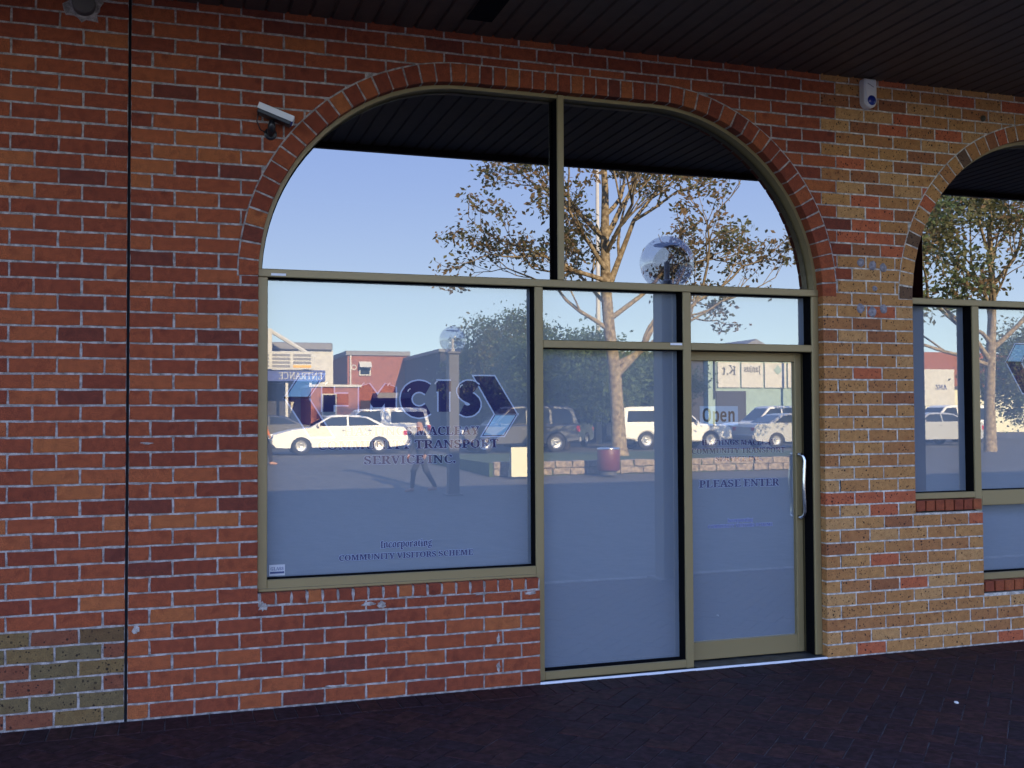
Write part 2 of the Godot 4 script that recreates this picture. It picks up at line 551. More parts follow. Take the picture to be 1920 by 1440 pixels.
func make_walls() -> void:
	var ring_b := arch_outline(0.70 + RIN, 4.47 - RIN, ROUT + 0.010, SPRING)
	var hole_b := arch_outline(0.70 + RIN, 4.47 - RIN, RIN + 0.003, 0.0)
	var ring_c := arch_outline(5.21 + RIN, 7.8, ROUT + 0.010, SPRING)
	# --- left of the control joint
	var wa := thing("brick_wall", Vector3(-0.8, 0, 0), "red brick wall panel left of the dark vertical joint, with stained yellow bricks at its foot", "wall")
	var st := begin()
	slab(st, rect(-1.92 + 0.8, -0.2, -0.008 + 0.8, 4.06), -0.0045, -0.12)
	build(st, "mortar_bed", M.mortar, wa)
	var list := []
	for k in 47:
		var shift := 0.0 if k % 2 else 0.12
		for i in range(-8, 1):
			var x1 := minf(i * LEN + shift - 0.006, -0.009)
			var x0 := i * LEN + shift - LEN + 0.006
			if x1 - x0 < 0.04: continue
			var m: Material = red()
			if k < 6: m = M["stained_brick_%d" % (3 if rng.randf() < 0.16 else rng.randi() % 3)]
			brick(list, x0, k * COURSE + 0.006, x1, k * COURSE + 0.080, m, 0.0024)
	lay(wa, list, "brick", "far_bricks")
	# --- the control joint
	var j := begin()
	for i in 40:
		var y0 := -0.02 + i * 0.102
		box(j, Vector3(-0.0075 + rng.randf_range(-0.001, 0.001), y0, -0.03), Vector3(0.0075 + rng.randf_range(-0.001, 0.001), y0 + 0.1023, -0.005 + rng.randf_range(-0.0006, 0.0006)))
	tag(build(j, "joint_sealant", M.sealant, self), "black sealant strip running up the vertical joint of the red brick wall", "sealant strip")
	# --- the red wall round the big arch
	var wb := thing("brick_wall", Vector3(0.35, 0, 0), "red brick wall around the big arched window", "wall")
	var off := Vector2(0.35, 0)
	var outline := PackedVector2Array([Vector2(0.008, -0.2), Vector2(2.40, -0.2), Vector2(2.40, 0.645), Vector2(0.697, 0.645)])
	for i in range(1, hole_b.size() - 1): outline.append(hole_b[i])
	outline.append_array([Vector2(4.60, SPRING), Vector2(4.60, 4.06), Vector2(0.008, 4.06)])
	for i in outline.size(): outline[i] -= off
	st = begin()
	slab(st, outline, -0.0045, -0.13)
	build(st, "mortar_bed", M.mortar, wb)
	list = []
	for k in 47:
		var shift := 0.0 if k % 2 else 0.12
		var y0 := k * COURSE + 0.006
		var y1 := k * COURSE + 0.080
		var last := 2.402 if k < 8 else 0.70
		if y0 > SPRING: last = 4.585 if k % 2 else (4.705 if k < 36 else 4.465)
		var i := 0
		while true:
			var x0 := maxf(i * LEN + shift - LEN + 0.006, 0.009)
			var x1 := i * LEN + shift - 0.006
			i += 1
			if x1 < 0.03: continue
			if x0 > last - 0.03: break
			var stop := x1 > last - 0.05
			if stop: x1 = last
			if k == 7:
				if x0 > 0.70: break
				x1 = minf(x1, 0.70)
			brick(list, x0, y0, x1, y1, red(), 0.0024, [ring_b] if y0 > SPRING - 0.1 else ([rect(0.703, 0.5725, 2.5, 0.7)] if k == 6 else []))
			if stop: break
	lay(wb, list, "brick", "far_bricks")
	var ring := []
	arch_ring(ring, 0.70 + RIN, 4.47 - RIN, 99.0, red)
	lay(wb, ring, "arch_brick", "arch_bricks")
	var sill := []
	var n := 19
	for i in n:
		var w := (2.398 - 0.712) / n
		var x := 0.712 + w * i
		brick(sill, x + 0.006, 0.583, x + w - 0.006, 0.651, red(), 0.004)
	lay(wb, sill, "sill_brick", "sill_bricks")
	# mortar smeared over the brick faces below the sill and beside the tall pane
	for m in [[0.73, 0.575, 0.03, 0.03], [1.33, 0.553, 0.05, 0.014], [1.41, 0.545, 0.028, 0.022], [1.60, 0.578, 0.07, 0.008], [2.02, 0.577, 0.06, 0.010], [2.34, 0.562, 0.05, 0.012], [2.13, 0.295, 0.012, 0.036], [2.13, 0.125, 0.014, 0.034], [1.05, 0.578, 0.06, 0.008], [0.05, 0.49, 0.02, 0.03], [0.10, 1.51, 0.035, 0.008], [1.15, 0.093, 0.09, 0.008]]:
		var q := PackedVector2Array()
		for i in 15:
			var a := TAU * i / 15
			q.append(Vector2(cos(a) * m[2], sin(a) * m[3]) * rng.randf_range(0.55, 1.15))
		st = begin()
		slab(st, q, 0.0022, -0.004, 0.0012)
		build(st, "mortar_smear", M.mortar, wb, Vector3(m[0] - 0.35, m[1], 0))
	# --- the yellow pier and all right of it
	var wc := thing("brick_wall", Vector3(4.84, 0, 0), "speckled yellow brick pier and wall right of the glass door", "wall")
	off = Vector2(4.84, 0)
	outline = PackedVector2Array([Vector2(4.473, -0.2), Vector2(7.4, -0.2), Vector2(7.4, 0.36), Vector2(5.787, 0.36), Vector2(5.787, 0.955), Vector2(5.207, 0.955)])
	for i in 26:
		if i == 0: continue
		var a := PI - PI / 2 * (i - 1) / 24
		outline.append(Vector2(5.21 + RIN + cos(a) * (RIN + 0.003), SPRING + sin(a) * (RIN + 0.003)))
	outline.append_array([Vector2(7.4, SPRING + RIN + 0.003), Vector2(7.4, 4.06), Vector2(4.60, 4.06), Vector2(4.60, SPRING), Vector2(4.473, SPRING)])
	for i in outline.size(): outline[i] -= off
	st = begin()
	slab(st, outline, -0.003, -0.13)
	build(st, "mortar_bed", M.pale_mortar, wc)
	list = []
	for k in range(-1, 47):
		var y0 := k * COURSE + 0.005
		var y1 := k * COURSE + 0.081
		var odd := posmod(k, 2) == 1
		var first := 4.47
		if y0 > SPRING: first = (4.595 if odd else (4.715 if k < 36 else 4.475))
		for i in 14:
			var x0 := 4.470 + i * LEN - (0.12 if odd else 0.0)
			var x1 := x0 + 0.23
			x0 = maxf(x0, first)
			if x1 - x0 < 0.05: continue
			var edge := 99.0
			if y1 > 0.97 and y0 < SPRING: edge = 5.21
			elif y1 > 0.37 and y0 < SPRING: edge = 5.79
			if x0 > edge - 0.03: continue
			if x1 > edge - 0.045: x1 = edge
			if k == -1: y1 = -0.006
			brick(list, x0, y0, x1, y1, yellow(1.0 if y0 > 2.3 else 0.0), 0.0012, [ring_c] if y0 > SPRING - 0.1 else [])
	lay(wc, list, "brick", "far_bricks")
	ring = []
	arch_ring(ring, 5.21 + RIN, 7.8, 7.35, func(): return M.yellow_brick_6 if rng.randf() < 0.12 else yellow(0.3))
	lay(wc, ring, "arch_brick", "arch_bricks")
	sill = []
	for i in 7:
		brick(sill, 5.213 + 0.0823 * i + 0.005, 0.966, 5.213 + 0.0823 * (i + 1) - 0.006, 1.040, M["red_brick_%d" % (rng.randi() % 3)], 0.002)
	for i in 18:
		brick(sill, 5.797 + 0.0885 * i + 0.006, 0.372, 5.797 + 0.0885 * (i + 1) - 0.006, 0.445, M["red_brick_%d" % (rng.randi() % 4)], 0.002)
	lay(wc, sill, "sill_brick", "sill_bricks")
	# the cracked soft joints up the edge of the pier
	for k in range(1, 27, 2):
		var c := begin()
		box(c, Vector3(4.5895 - 4.84, k * COURSE + 0.004, -0.02), Vector3(4.5955 - 4.84, k * COURSE + 0.083, -0.0012))
		build(c, "open_joint", M.sealant, wc)

# ---------------------------------------------------------------- small things on the wall
func make_fittings() -> void:
	# security camera
	var t := thing("security_camera", Vector3(0.765, 3.285, 0), "small white security camera with black ball mount on the red bricks beside the arch", "camera")
	var st := begin()
	for i in 1: lathe(st, [Vector2(0, 0.0), Vector2(0.036, 0.0), Vector2(0.036, 0.008), Vector2(0.026, 0.014), Vector2(0, 0.014)])
	var base := build(st, "mount_plate", M.black_plastic, t)
	base.rotation.x = PI / 2
	st = smooth()
	tube(st, [Vector3(0, 0, 0.008), Vector3(0, 0.004, 0.05), Vector3(0, 0.03, 0.075), Vector3(0, 0.06, 0.08)], [0.019, 0.024, 0.022, 0.014], 12)
	build(st, "ball_joint", M.black_plastic, t)
	st = smooth()
	tube(st, [Vector3(-0.02, 0.0, 0.02), Vector3(-0.06, 0.01, 0.04), Vector3(-0.082, 0.05, 0.07), Vector3(-0.075, 0.095, 0.085)], [0.0035, 0.0035, 0.0035, 0.0035], 6)
	build(st, "cable", M.black_plastic, t)
	var aim := Basis(Vector3.UP, -0.12) * Basis(Vector3(0, 0, 1), -0.36)
	st = begin()
	box(st, Vector3(-0.098, -0.026, -0.036), Vector3(0.098, 0.014, 0.036), 0.004)
	var body := build(st, "body", M.black_plastic, t, Vector3(0.018, 0.085, 0.085))
	body.basis = aim
	st = begin()
	box(st, Vector3(-0.103, -0.004, 0.0365), Vector3(0.106, 0.031, 0.041), 0.001)
	box(st, Vector3(-0.103, 0.0262, -0.041), Vector3(0.106, 0.031, 0.0364), 0.001)
	box(st, Vector3(-0.103, -0.004, -0.0455), Vector3(0.106, 0.026, -0.0412), 0.001)
	var shield := build(st, "sun_shield", M.white_plastic, t, Vector3(0.018, 0.085, 0.085))
	shield.basis = aim
	st = begin()
	lathe(st, [Vector2(0, 0.004), Vector2(0.016, 0.004), Vector2(0.018, 0.0), Vector2(0.018, -0.01)])
	var lens := build(st, "lens", M.blue_lens, t, Vector3(0.018, 0.085, 0.085) + aim * Vector3(0.1, -0.006, 0))
	lens.basis = aim * Basis(Vector3(0, 0, 1), -PI / 2)
	# alarm siren
	t = thing("alarm_siren", Vector3(4.841, 3.80, 0), "white alarm siren box with blue lens under the dark soffit", "alarm")
	var o := PackedVector2Array()
	for p in [Vector2(-0.052, 0.17), Vector2(-0.046, 0.186), Vector2(0.046, 0.186), Vector2(0.052, 0.17)]: o.append(p)
	for i in 13:
		var a := -PI * i / 12
		o.append(Vector2(cos(a) * 0.052, 0.035 + sin(a) * 0.052))
	st = begin()
	slab(st, o, 0.062, 0.0, 0.012)
	build(st, "housing", M.white_plastic, t)
	st = begin()
	lathe(st, [Vector2(0, 0.010), Vector2(0.018, 0.009), Vector2(0.031, 0.004), Vector2(0.035, 0.0), Vector2(0.035, -0.004)], Vector3.ZERO, 24)
	build(st, "strobe_lens", M.blue_lens, t, Vector3(0.004, 0.034, 0.0625)).rotation.x = PI / 2
	st = begin()
	slab(st, PackedVector2Array([Vector2(-0.03, 0.148), Vector2(0.02, 0.125), Vector2(0.022, 0.129), Vector2(-0.028, 0.153)]), 0.0632, 0.062)
	build(st, "printed_mark", M.car_grey, t)
	# capped pipe at the top left with its collar of mortar
	t = thing("capped_pipe", Vector3(-0.237, 3.915, 0), "grey capped pipe stub with a mortar collar high on the left wall", "pipe")
	st = begin()
	lathe(st, [Vector2(0, 0.07), Vector2(0.05, 0.068), Vector2(0.06, 0.06), Vector2(0.06, -0.02)], Vector3.ZERO, 20)
	build(st, "pipe_cap", mat("pipe_grey", lin(0.10, 0.085, 0.075), 0.7), t).rotation.x = PI / 2
	o = PackedVector2Array()
	for i in 22:
		var a := TAU * i / 22
		o.append(Vector2(cos(a), sin(a)) * rng.randf_range(0.075, 0.112))
	st = begin()
	slab(st, o, 0.007, -0.003, 0.004)
	build(st, "mortar_collar", M.mortar, t)
	# dabs of old adhesive
	var where := ["top row left", "top row middle", "top row right", "small single one between rows", "bottom row left", "bottom row middle", "bottom row right"]
	var dabs := [[4.781, 2.708, 0.030], [4.877, 2.690, 0.034], [4.965, 2.678, 0.032], [4.893, 2.530, 0.020], [4.775, 2.388, 0.033], [4.871, 2.366, 0.036], [4.963, 2.388, 0.033]]
	for d in dabs.size():
		st = smooth()
		var prof := []
		for i in 5:
			var a := PI / 2 * i / 4
			prof.append([sin(a), cos(a)])
		var wob := []
		for k in 14: wob.append(rng.randf_range(0.86, 1.12))
		for i in 4:
			for k in 14:
				var p := []
				for q in [[i, k], [i, k + 1], [i + 1, k + 1], [i + 1, k]]:
					var a: float = TAU * q[1] / 14
					var r: float = dabs[d][2] * prof[q[0]][0] * wob[q[1] % 14]
					p.append(Vector3(cos(a) * r, sin(a) * r, -0.001 + 0.011 * prof[q[0]][1]))
				quad(st, p[0], p[1], p[2], p[3], Vector3.BACK + (p[2] + p[3]) * 5.0)
		tag(build(st, "adhesive_dab", M.grey_adhesive, self, Vector3(dabs[d][0], dabs[d][1], 0.0005)), "round grey dab of old adhesive on the yellow pier, " + where[d], "adhesive dab", "adhesive dabs on the pier")
	st = smooth()
	lathe(st, [Vector2(0, 0.02), Vector2(0.014, 0.017), Vector2(0.022, 0.006), Vector2(0.024, -0.003)], Vector3.ZERO, 16)
	var kn := build(st, "wall_plug", M.bronze_dark, self, Vector3(5.853, 3.809, 0.0))
	kn.rotation.x = PI / 2
	tag(kn, "small dark round plug in the yellow bricks above the right arch", "plug")

# ---------------------------------------------------------------- lettering
func words(text: String, x0: float, x1: float, base: float, cap: float, z: float, font: Font, ink: Material, parent: Node, called: String, edge: Material = null, slant := 0.0) -> void:
	var tm := TextMesh.new()
	tm.text = text
	var fv := FontVariation.new()
	fv.base_font = font
	if slant: fv.variation_transform = Transform2D(Vector2(1, 0), Vector2(slant, 1), Vector2.ZERO)
	tm.font = fv
	tm.font_size = 48
	tm.pixel_size = 0.01
	tm.depth = 0.02
	tm.curve_step = 2.0
	tm.horizontal_alignment = HORIZONTAL_ALIGNMENT_LEFT
	tm.vertical_alignment = VERTICAL_ALIGNMENT_BOTTOM
	var bb := tm.get_aabb()
	var sx := (x1 - x0) / bb.size.x
	var sy := cap / (0.714 * 0.48)
	var drop := 0.0
	for ch in text:
		if ch in "gjpqy,": drop = 0.24 * 0.48
	var at := Vector3(x0 - bb.position.x * sx, base - (bb.position.y + drop) * sy, z) - parent_offset(parent)
	var fit := Transform3D(Basis.from_scale(Vector3(sx, sy, 0.05)), Vector3.ZERO)
	var st := SurfaceTool.new()
	st.begin(Mesh.PRIMITIVE_TRIANGLES)
	st.append_from(tm, 0, fit)
	if edge:   # cut a little heavier than the plain face
		for i in 4: st.append_from(tm, 0, Transform3D(fit.basis, Vector3(cos(TAU * i / 4) * cap * 0.022, sin(TAU * i / 4) * cap * 0.016, -0.00005 * (i + 1))))
	part(called, st.commit(), ink, parent, at)
	if not edge: return
	# the pale keyline round the letters
	st = SurfaceTool.new()
	st.begin(Mesh.PRIMITIVE_TRIANGLES)
	var d := cap * 0.062
	for i in 8:
		st.append_from(tm, 0, Transform3D(fit.basis, Vector3(cos(TAU * i / 8) * d, sin(TAU * i / 8) * d, -0.00115 - 0.00004 * i)))
	part(called + "_keyline", st.commit(), edge, parent, at)

func parent_offset(p: Node) -> Vector3:
	var v := Vector3.ZERO
	while p is Node3D and p != self:
		v += p.position
		p = p.get_parent()
	return v

func strokes(lines: Array, r: float) -> Array:
	var all := []
	for l in lines:
		for p in Geometry2D.offset_polyline(PackedVector2Array(l), r, Geometry2D.JOIN_ROUND, Geometry2D.END_ROUND):
			all.append(p)
	var out: Array = [all[0]]
	for i in range(1, all.size()):
		var merged := Geometry2D.merge_polygons(out[0], all[i])
		var best := merged[0]
		for q in merged:
			if not Geometry2D.is_polygon_clockwise(q) and q.size() > best.size(): best = q
		out[0] = best
	return out

func logo(parent: Node, at: Vector3, only_left := false) -> void:
	# drawn in the plane of the film, measured from the tip of the left chevron
	var light_l := PackedVector2Array([Vector2(0, 0), Vector2(0.085, 0.134), Vector2(0.222, 0.134), Vector2(0.133, 0)])
	var dark_l := PackedVector2Array([Vector2(0, -0.004), Vector2(0.133, -0.004), Vector2(0.278, -0.234), Vector2(0.146, -0.234)])
	var dark_r := PackedVector2Array([Vector2(1.155, 0.134), Vector2(1.290, 0.134), Vector2(1.437, -0.103), Vector2(1.293, -0.103)])
	var light_r := PackedVector2Array([Vector2(1.293, -0.107), Vector2(1.437, -0.107), Vector2(1.352, -0.240), Vector2(1.209, -0.240)])
	var off := at - parent_offset(parent)
	var shapes := [[light_l, "chevron_arm", M.sky_blue], [dark_l, "chevron_arm", M.navy]]
	if not only_left: shapes += [[dark_r, "chevron_arm", M.navy], [light_r, "chevron_arm", M.sky_blue]]
	for s in shapes:
		var st := begin()
		slab(st, inset(ccw(s[0]), -0.009), -0.0002, -0.0006)
		build(st, "chevron_outline", M.outline, parent, off)
		if s[2] == M.sky_blue:
			st = begin()
			slab(st, inset(ccw(s[0]), -0.001), 0.0001, -0.0002)
			build(st, "chevron_border", M.navy, parent, off)
		st = begin()
		slab(st, inset(ccw(s[0]), 0.004 if s[2] == M.sky_blue else 0.0), 0.0005, 0.0)
		build(st, s[1], s[2], parent, off)
	if only_left: return
	var h := [[Vector2(0.250, 0.066), Vector2(0.250, -0.086)], [Vector2(0.372, 0.066), Vector2(0.372, -0.086)], [Vector2(0.250, -0.012), Vector2(0.372, -0.012)]]
	var m := [[Vector2(0.470, -0.086), Vector2(0.470, 0.064), Vector2(0.548, -0.04), Vector2(0.626, 0.064), Vector2(0.626, -0.086)]]
	var arc := []
	for i in 13:
		var a := deg_to_rad(48 + 264.0 * i / 12)
		arc.append(Vector2(0.806 + cos(a) * 0.083, -0.010 + sin(a) * 0.080))
	var t := [[Vector2(0.915, 0.070), Vector2(1.008, 0.070)], [Vector2(0.962, 0.070), Vector2(0.962, -0.088)]]
	var s_ := [[Vector2(1.168, 0.052), Vector2(1.146, 0.070), Vector2(1.112, 0.072), Vector2(1.084, 0.056), Vector2(1.082, 0.030), Vector2(1.104, 0.010), Vector2(1.140, -0.006), Vector2(1.164, -0.028), Vector2(1.164, -0.058), Vector2(1.138, -0.080), Vector2(1.104, -0.084), Vector2(1.078, -0.070)]]
	var names := ["letter_h", "letter_m", "letter_c", "letter_t", "letter_s"]
	var set_ := [h, m, [arc], t, s_]
	for i in 5:
		var z := 0.0014 + 0.0001 * i
		var st := begin()
		for p in strokes(set_[i], 0.0425): slab(st, p, z, 0.0008)
		build(st, names[i] + "_outline", M.outline, parent, off)
		st = begin()
		for p in strokes(set_[i], 0.0335): slab(st, p, z + 0.0008, z)
		build(st, names[i], M.navy, parent, off)
	for g in [Vector2(0.232, 0.072), Vector2(0.452, 0.070), Vector2(0.610, 0.070), Vector2(0.735, 0.036), Vector2(0.905, 0.082), Vector2(1.066, 0.062)]:
		var st := begin()
		for p in strokes([[g, g + Vector2(0.006, 0.012), g + Vector2(0.017, 0.018)]], 0.0035): slab(st, p, 0.0031, 0.0026)
		build(st, "letter_glint", M.white_vinyl, parent, off)

# ---------------------------------------------------------------- window frames, panes and the door
const FZ := -0.055
const BZ := -0.200
const GZ := -0.140

func bar(called: String, x0: float, y0: float, x1: float, y1: float, parent: Node3D, zf := FZ, zb := BZ) -> void:
	block(called, Vector3(x0, y0, zb) - parent.position, Vector3(x1, y1, zf) - parent.position, 0.004, M.bronze, parent)
	# the black channel behind the front lip, in which the glass sits
	var lip := 0.0012
	var st := begin()
	if x1 - x0 > y1 - y0: box(st, Vector3(x0, y0 - lip, GZ - 0.03) - parent.position, Vector3(x1, y1 + lip, zf - 0.014) - parent.position)
	else: box(st, Vector3(x0 - lip, y0, GZ - 0.03) - parent.position, Vector3(x1 + lip, y1, zf - 0.014) - parent.position)
	build(st, "glazing_channel", M.rubber, parent)

func pane(called: String, poly: PackedVector2Array, z: float, material: Material, parent: Node3D) -> MeshInstance3D:
	var st := begin()
	var q := PackedVector2Array()
	for v in poly: q.append(v - Vector2(parent.position.x, parent.position.y))
	q = ccw(q)
	var idx := Geometry2D.triangulate_polygon(q)
	for i in range(0, idx.size(), 3):
		tri(st, Vector3(q[idx[i]].x, q[idx[i]].y, 0), Vector3(q[idx[i + 1]].x, q[idx[i + 1]].y, 0), Vector3(q[idx[i + 2]].x, q[idx[i + 2]].y, 0), Vector3.BACK)
	return build(st, called, material, parent, Vector3(0, 0, z - parent.position.z))

func filmed(called: String, x0: float, y0: float, x1: float, y1: float, z: float, parent: Node3D) -> MeshInstance3D:
	var g := pane(called, rect(x0, y0, x1, y1), z, M.clear_glass, parent)
	var st := begin()
	box(st, Vector3(x0 - parent.position.x, y0 - parent.position.y, -0.0145), Vector3(x1 - parent.position.x, y1 - parent.position.y, -0.0125))
	build(st, "frosted_film", M.film, g)
	return g

func arch_bar(xl: float, xr: float, x_most: float, parent: Node3D) -> void:
	var st := begin()
	var a := arch_outline(xl, xr, RIN + 0.01, SPRING)
	var b := arch_outline(xl, xr, RIN - 0.022, SPRING)
	for i in range(1, a.size() - 2):
		if a[i + 1].x > x_most: break
		var o := Vector3(parent.position.x, parent.position.y, parent.position.z)
		var p := [a[i], a[i + 1], b[i + 1], b[i]]
		var f := []
		var k := []
		for v in p:
			f.append(Vector3(v.x, v.y, FZ - 0.015) - o)
			k.append(Vector3(v.x, v.y, BZ) - o)
		quad(st, f[0], f[1], f[2], f[3], Vector3.BACK)
		var into: Vector3 = (f[3] - f[0])
		quad(st, f[3], f[2], k[2], k[3], into)
		quad(st, f[0], f[1], k[1], k[0], -into)
	build(st, "arch_frame", M.bronze, parent)

func make_windows() -> void:
	var serif := SystemFont.new()
	serif.font_names = PackedStringArray(["Droid Serif"])
	serif.font_weight = 700
	var sans := SystemFont.new()
	sans.font_names = PackedStringArray(["Droid Sans"])
	sans.font_weight = 700
	var w := thing("arched_window", Vector3(2.58, 0.65, -0.11), "large arched shopfront window in an olive bronze frame, with logo lettering on frosted glass", "window")
	bar("jamb", 0.700, 0.653, 0.757, 2.465, w)
	bar("jamb", 4.416, 0.013, 4.470, 2.465, w)
	bar("mullion", 2.397, 0.0, 2.452, 2.465, w)
	bar("mullion", 3.433, 0.0, 3.490, 2.465, w)
	bar("transom", 0.700, 2.465, 4.470, 2.513, w, FZ + 0.003)
	bar("transom", 2.452, 2.081, 3.433, 2.130, w)
	bar("transom", 3.490, 2.081, 4.416, 2.130, w)
	bar("sill_rail", 0.757, 0.656, 2.397, 0.716, w)
	bar("sill_rail", 2.452, 0.004, 3.433, 0.056, w)
	bar("mullion", 2.556, 2.513, 2.600, 3.70, w, FZ - 0.004)
	arch_bar(0.70 + RIN, 4.47 - RIN, 99.0, w)
	block("drip_sill", Vector3(0.706, 0.650, -0.17) - w.position, Vector3(2.396, 0.668, -0.042) - w.position, 0.003, M.bronze, w)
	var arch := arch_outline(0.70 + RIN, 4.47 - RIN, RIN - 0.03, 2.50)
	for c in [[0.7, 2.575], [2.58, 4.5]]:
		var got := Geometry2D.intersect_polygons(arch, rect(c[0], 2.50, c[1], 3.9))
		pane("arch_pane", got[0], GZ, M.mirror_glass, w)
	var big := filmed("pane", 0.745, 0.705, 2.41, 2.475, GZ, w)
	filmed("pane", 2.44, 0.045, 3.445, 2.09, GZ, w)
	filmed("pane", 2.44, 2.12, 3.445, 2.475, GZ, w)
	filmed("pane", 3.48, 2.12, 4.43, 2.475, GZ, w)
	var lz := GZ - 0.0100
	logo(big, Vector3(0.868, 1.768, lz - 0.0015))
	words("HASTINGS MACLEAY", 1.213, 2.057, 1.537, 0.052, lz, serif, M.navy, big, "lettering", M.outline)
	words("COMMUNITY TRANSPORT", 1.059, 2.182, 1.455, 0.052, lz, serif, M.navy, big, "lettering", M.outline)
	words("SERVICE INC.", 1.334, 1.903, 1.364, 0.051, lz, serif, M.navy, big, "lettering", M.outline)
	words("Incorporating", 1.434, 1.753, 0.857, 0.040, lz, serif, M.navy, big, "lettering", M.outline, 0.22)
	words("COMMUNITY VISITORS SCHEME", 1.185, 2.014, 0.792, 0.034, lz, serif, M.navy, big, "lettering", M.outline)
	var st := begin()
	slab(st, rect(0.777, 0.724, 0.867, 0.788), 0.0012, 0.0)
	var sticker := build(st, "glass_sticker", M.white_vinyl, big, Vector3(0, 0, lz) - parent_offset(big))
	st = begin()
	slab(st, rect(0.781, 0.736, 0.863, 0.748), 0.0018, 0.0012)
	build(st, "sticker_band", M.painted_blue, big, Vector3(0, 0, lz) - parent_offset(big))
	words("GLASS", 0.785, 0.859, 0.755, 0.019, lz + 0.0015, serif, M.painted_blue, big, "sticker_lettering")
	for s in [[0.775, 2.4735], [3.335, 2.112]]:
		st = begin()
		slab(st, rect(s[0], s[1], s[0] + 0.085, s[1] + 0.014), 0.0, -0.001)
		build(st, "paper_tag", M.white_vinyl, w, Vector3(0, 0, FZ + 0.0042) - w.position)
	# --- the sliding door, one track further back
	var d := thing("sliding_door", Vector3(3.92, 0.012, -0.1850), "sliding glass door in a bronze frame with a curved steel pull handle", "door")
	var p := d.position
	block("bottom_rail", Vector3(3.44, 0.018, -0.2070) - p, Vector3(4.345, 0.137, -0.1630) - p, 0.003, M.bronze, d)
	block("top_rail", Vector3(3.44, 2.018, -0.2070) - p, Vector3(4.345, 2.088, -0.1630) - p, 0.003, M.bronze, d)
	block("stile", Vector3(4.345, 0.018, -0.2070) - p, Vector3(4.396, 2.088, -0.1620) - p, 0.003, M.bronze, d)
	block("stile", Vector3(3.44, 0.137, -0.2070) - p, Vector3(3.49, 2.018, -0.1640) - p, 0.003, M.bronze, d)
	var dp := filmed("pane", 3.485, 0.132, 4.35, 2.022, -0.1850, d)
	var dz := -0.1955
	words("HASTINGS MACLEAY", 3.636, 4.206, 1.447, 0.037, dz, serif, M.navy, dp, "lettering", M.outline)
	words("COMMUNITY TRANSPORT", 3.560, 4.282, 1.391, 0.037, dz, serif, M.navy, dp, "lettering", M.outline)
	words("SERVICE INC.", 3.739, 4.104, 1.337, 0.034, dz, serif, M.navy, dp, "lettering", M.outline)
	words("PLEASE ENTER", 3.613, 4.232, 1.162, 0.050, dz, serif, M.navy, dp, "lettering", M.outline)
	words("Incorporating", 3.827, 4.024, 0.921, 0.025, dz, serif, mat("pale_ink", lin(0.16, 0.17, 0.42), 0.6), dp, "lettering", M.outline, 0.22)
	words("COMMUNITY VISITORS SCHEME", 3.678, 4.177, 0.887, 0.022, dz, serif, M.pale_ink, dp, "lettering", M.outline)
	st = begin()
	slab(st, rect(3.622, 1.581, 3.914, 1.712), 0.0006, -0.001)
	build(st, "open_card", mat("card_blue", lin(0.42, 0.58, 0.72), 0.6), dp, Vector3(0, 0, dz) - parent_offset(dp))
	words("Open", 3.644, 3.888, 1.604, 0.092, dz + 0.001, sans, M.sign_ink, dp, "card_lettering")
	# handle: a bowed steel bar on two short legs
	st = smooth()
	var pts := []
	var rad := []
	var hp := [[4.362, 1.375, -0.1630], [4.364, 1.378, -0.1350], [4.372, 1.366, -0.1130], [4.378, 1.335, -0.1050], [4.372, 1.27, -0.1010], [4.367, 1.20, -0.0990], [4.366, 1.16, -0.0980], [4.367, 1.12, -0.0990], [4.372, 1.05, -0.1010], [4.378, 0.985, -0.1050], [4.372, 0.954, -0.1130], [4.364, 0.942, -0.1350], [4.362, 0.945, -0.1630]]
	for h in hp:
		pts.append(Vector3(h[0], h[1], h[2]) - p)
		rad.append(0.0125)
	tube(st, pts, rad, 12)
	build(st, "pull_handle", M.steel, d)
	# the threshold
	tag(block("door_threshold", Vector3(3.49, -0.05, -0.2550), Vector3(4.468, 0.010, -0.012), 0.003, M.tile, self), "dark tiled threshold under the sliding door", "threshold")
	tag(block("threshold_strip", Vector3(2.402, -0.05, -0.011), Vector3(4.468, 0.008, 0.003), 0.002, M.white_vinyl, self), "thin white strip along the floor under the door and tall pane", "edge strip")
	# --- the next window
	w = thing("arched_window", Vector3(6.3, 0.45, -0.11), "second arched window cut off by the right edge of the picture", "window")
	bar("transom", 5.21, 2.438, 7.4, 2.484, w, FZ + 0.003)
	bar("jamb", 5.205, 1.045, 5.218, 2.438, w)
	bar("mullion", 5.777, 0.447, 5.836, 2.438, w)
	bar("sill_rail", 5.218, 1.045, 5.777, 1.09, w)
	bar("transom", 5.836, 0.985, 7.4, 1.095, w)
	bar("sill_rail", 5.836, 0.447, 7.4, 0.497, w)
	bar("jamb", 7.35, 0.497, 7.4, 2.438, w)
	bar("mullion", 6.80, 2.484, 6.844, 3.70, w, FZ - 0.004)
	arch_bar(5.21 + RIN, 7.8, 7.4, w)
	var arch2 := Geometry2D.intersect_polygons(arch_outline(5.21 + RIN, 7.8, RIN - 0.03, 2.45), rect(5.0, 2.45, 7.4, 3.9))
	pane("arch_pane", arch2[0], GZ, M.mirror_glass, w)
	filmed("pane", 5.212, 1.08, 5.79, 2.445, GZ, w)
	var rp := filmed("pane", 5.825, 1.085, 7.37, 2.445, GZ, w)
	filmed("pane", 5.825, 0.49, 7.37, 0.99, GZ, w)
	logo(rp, Vector3(6.171, 2.04, lz - 0.0015), true)

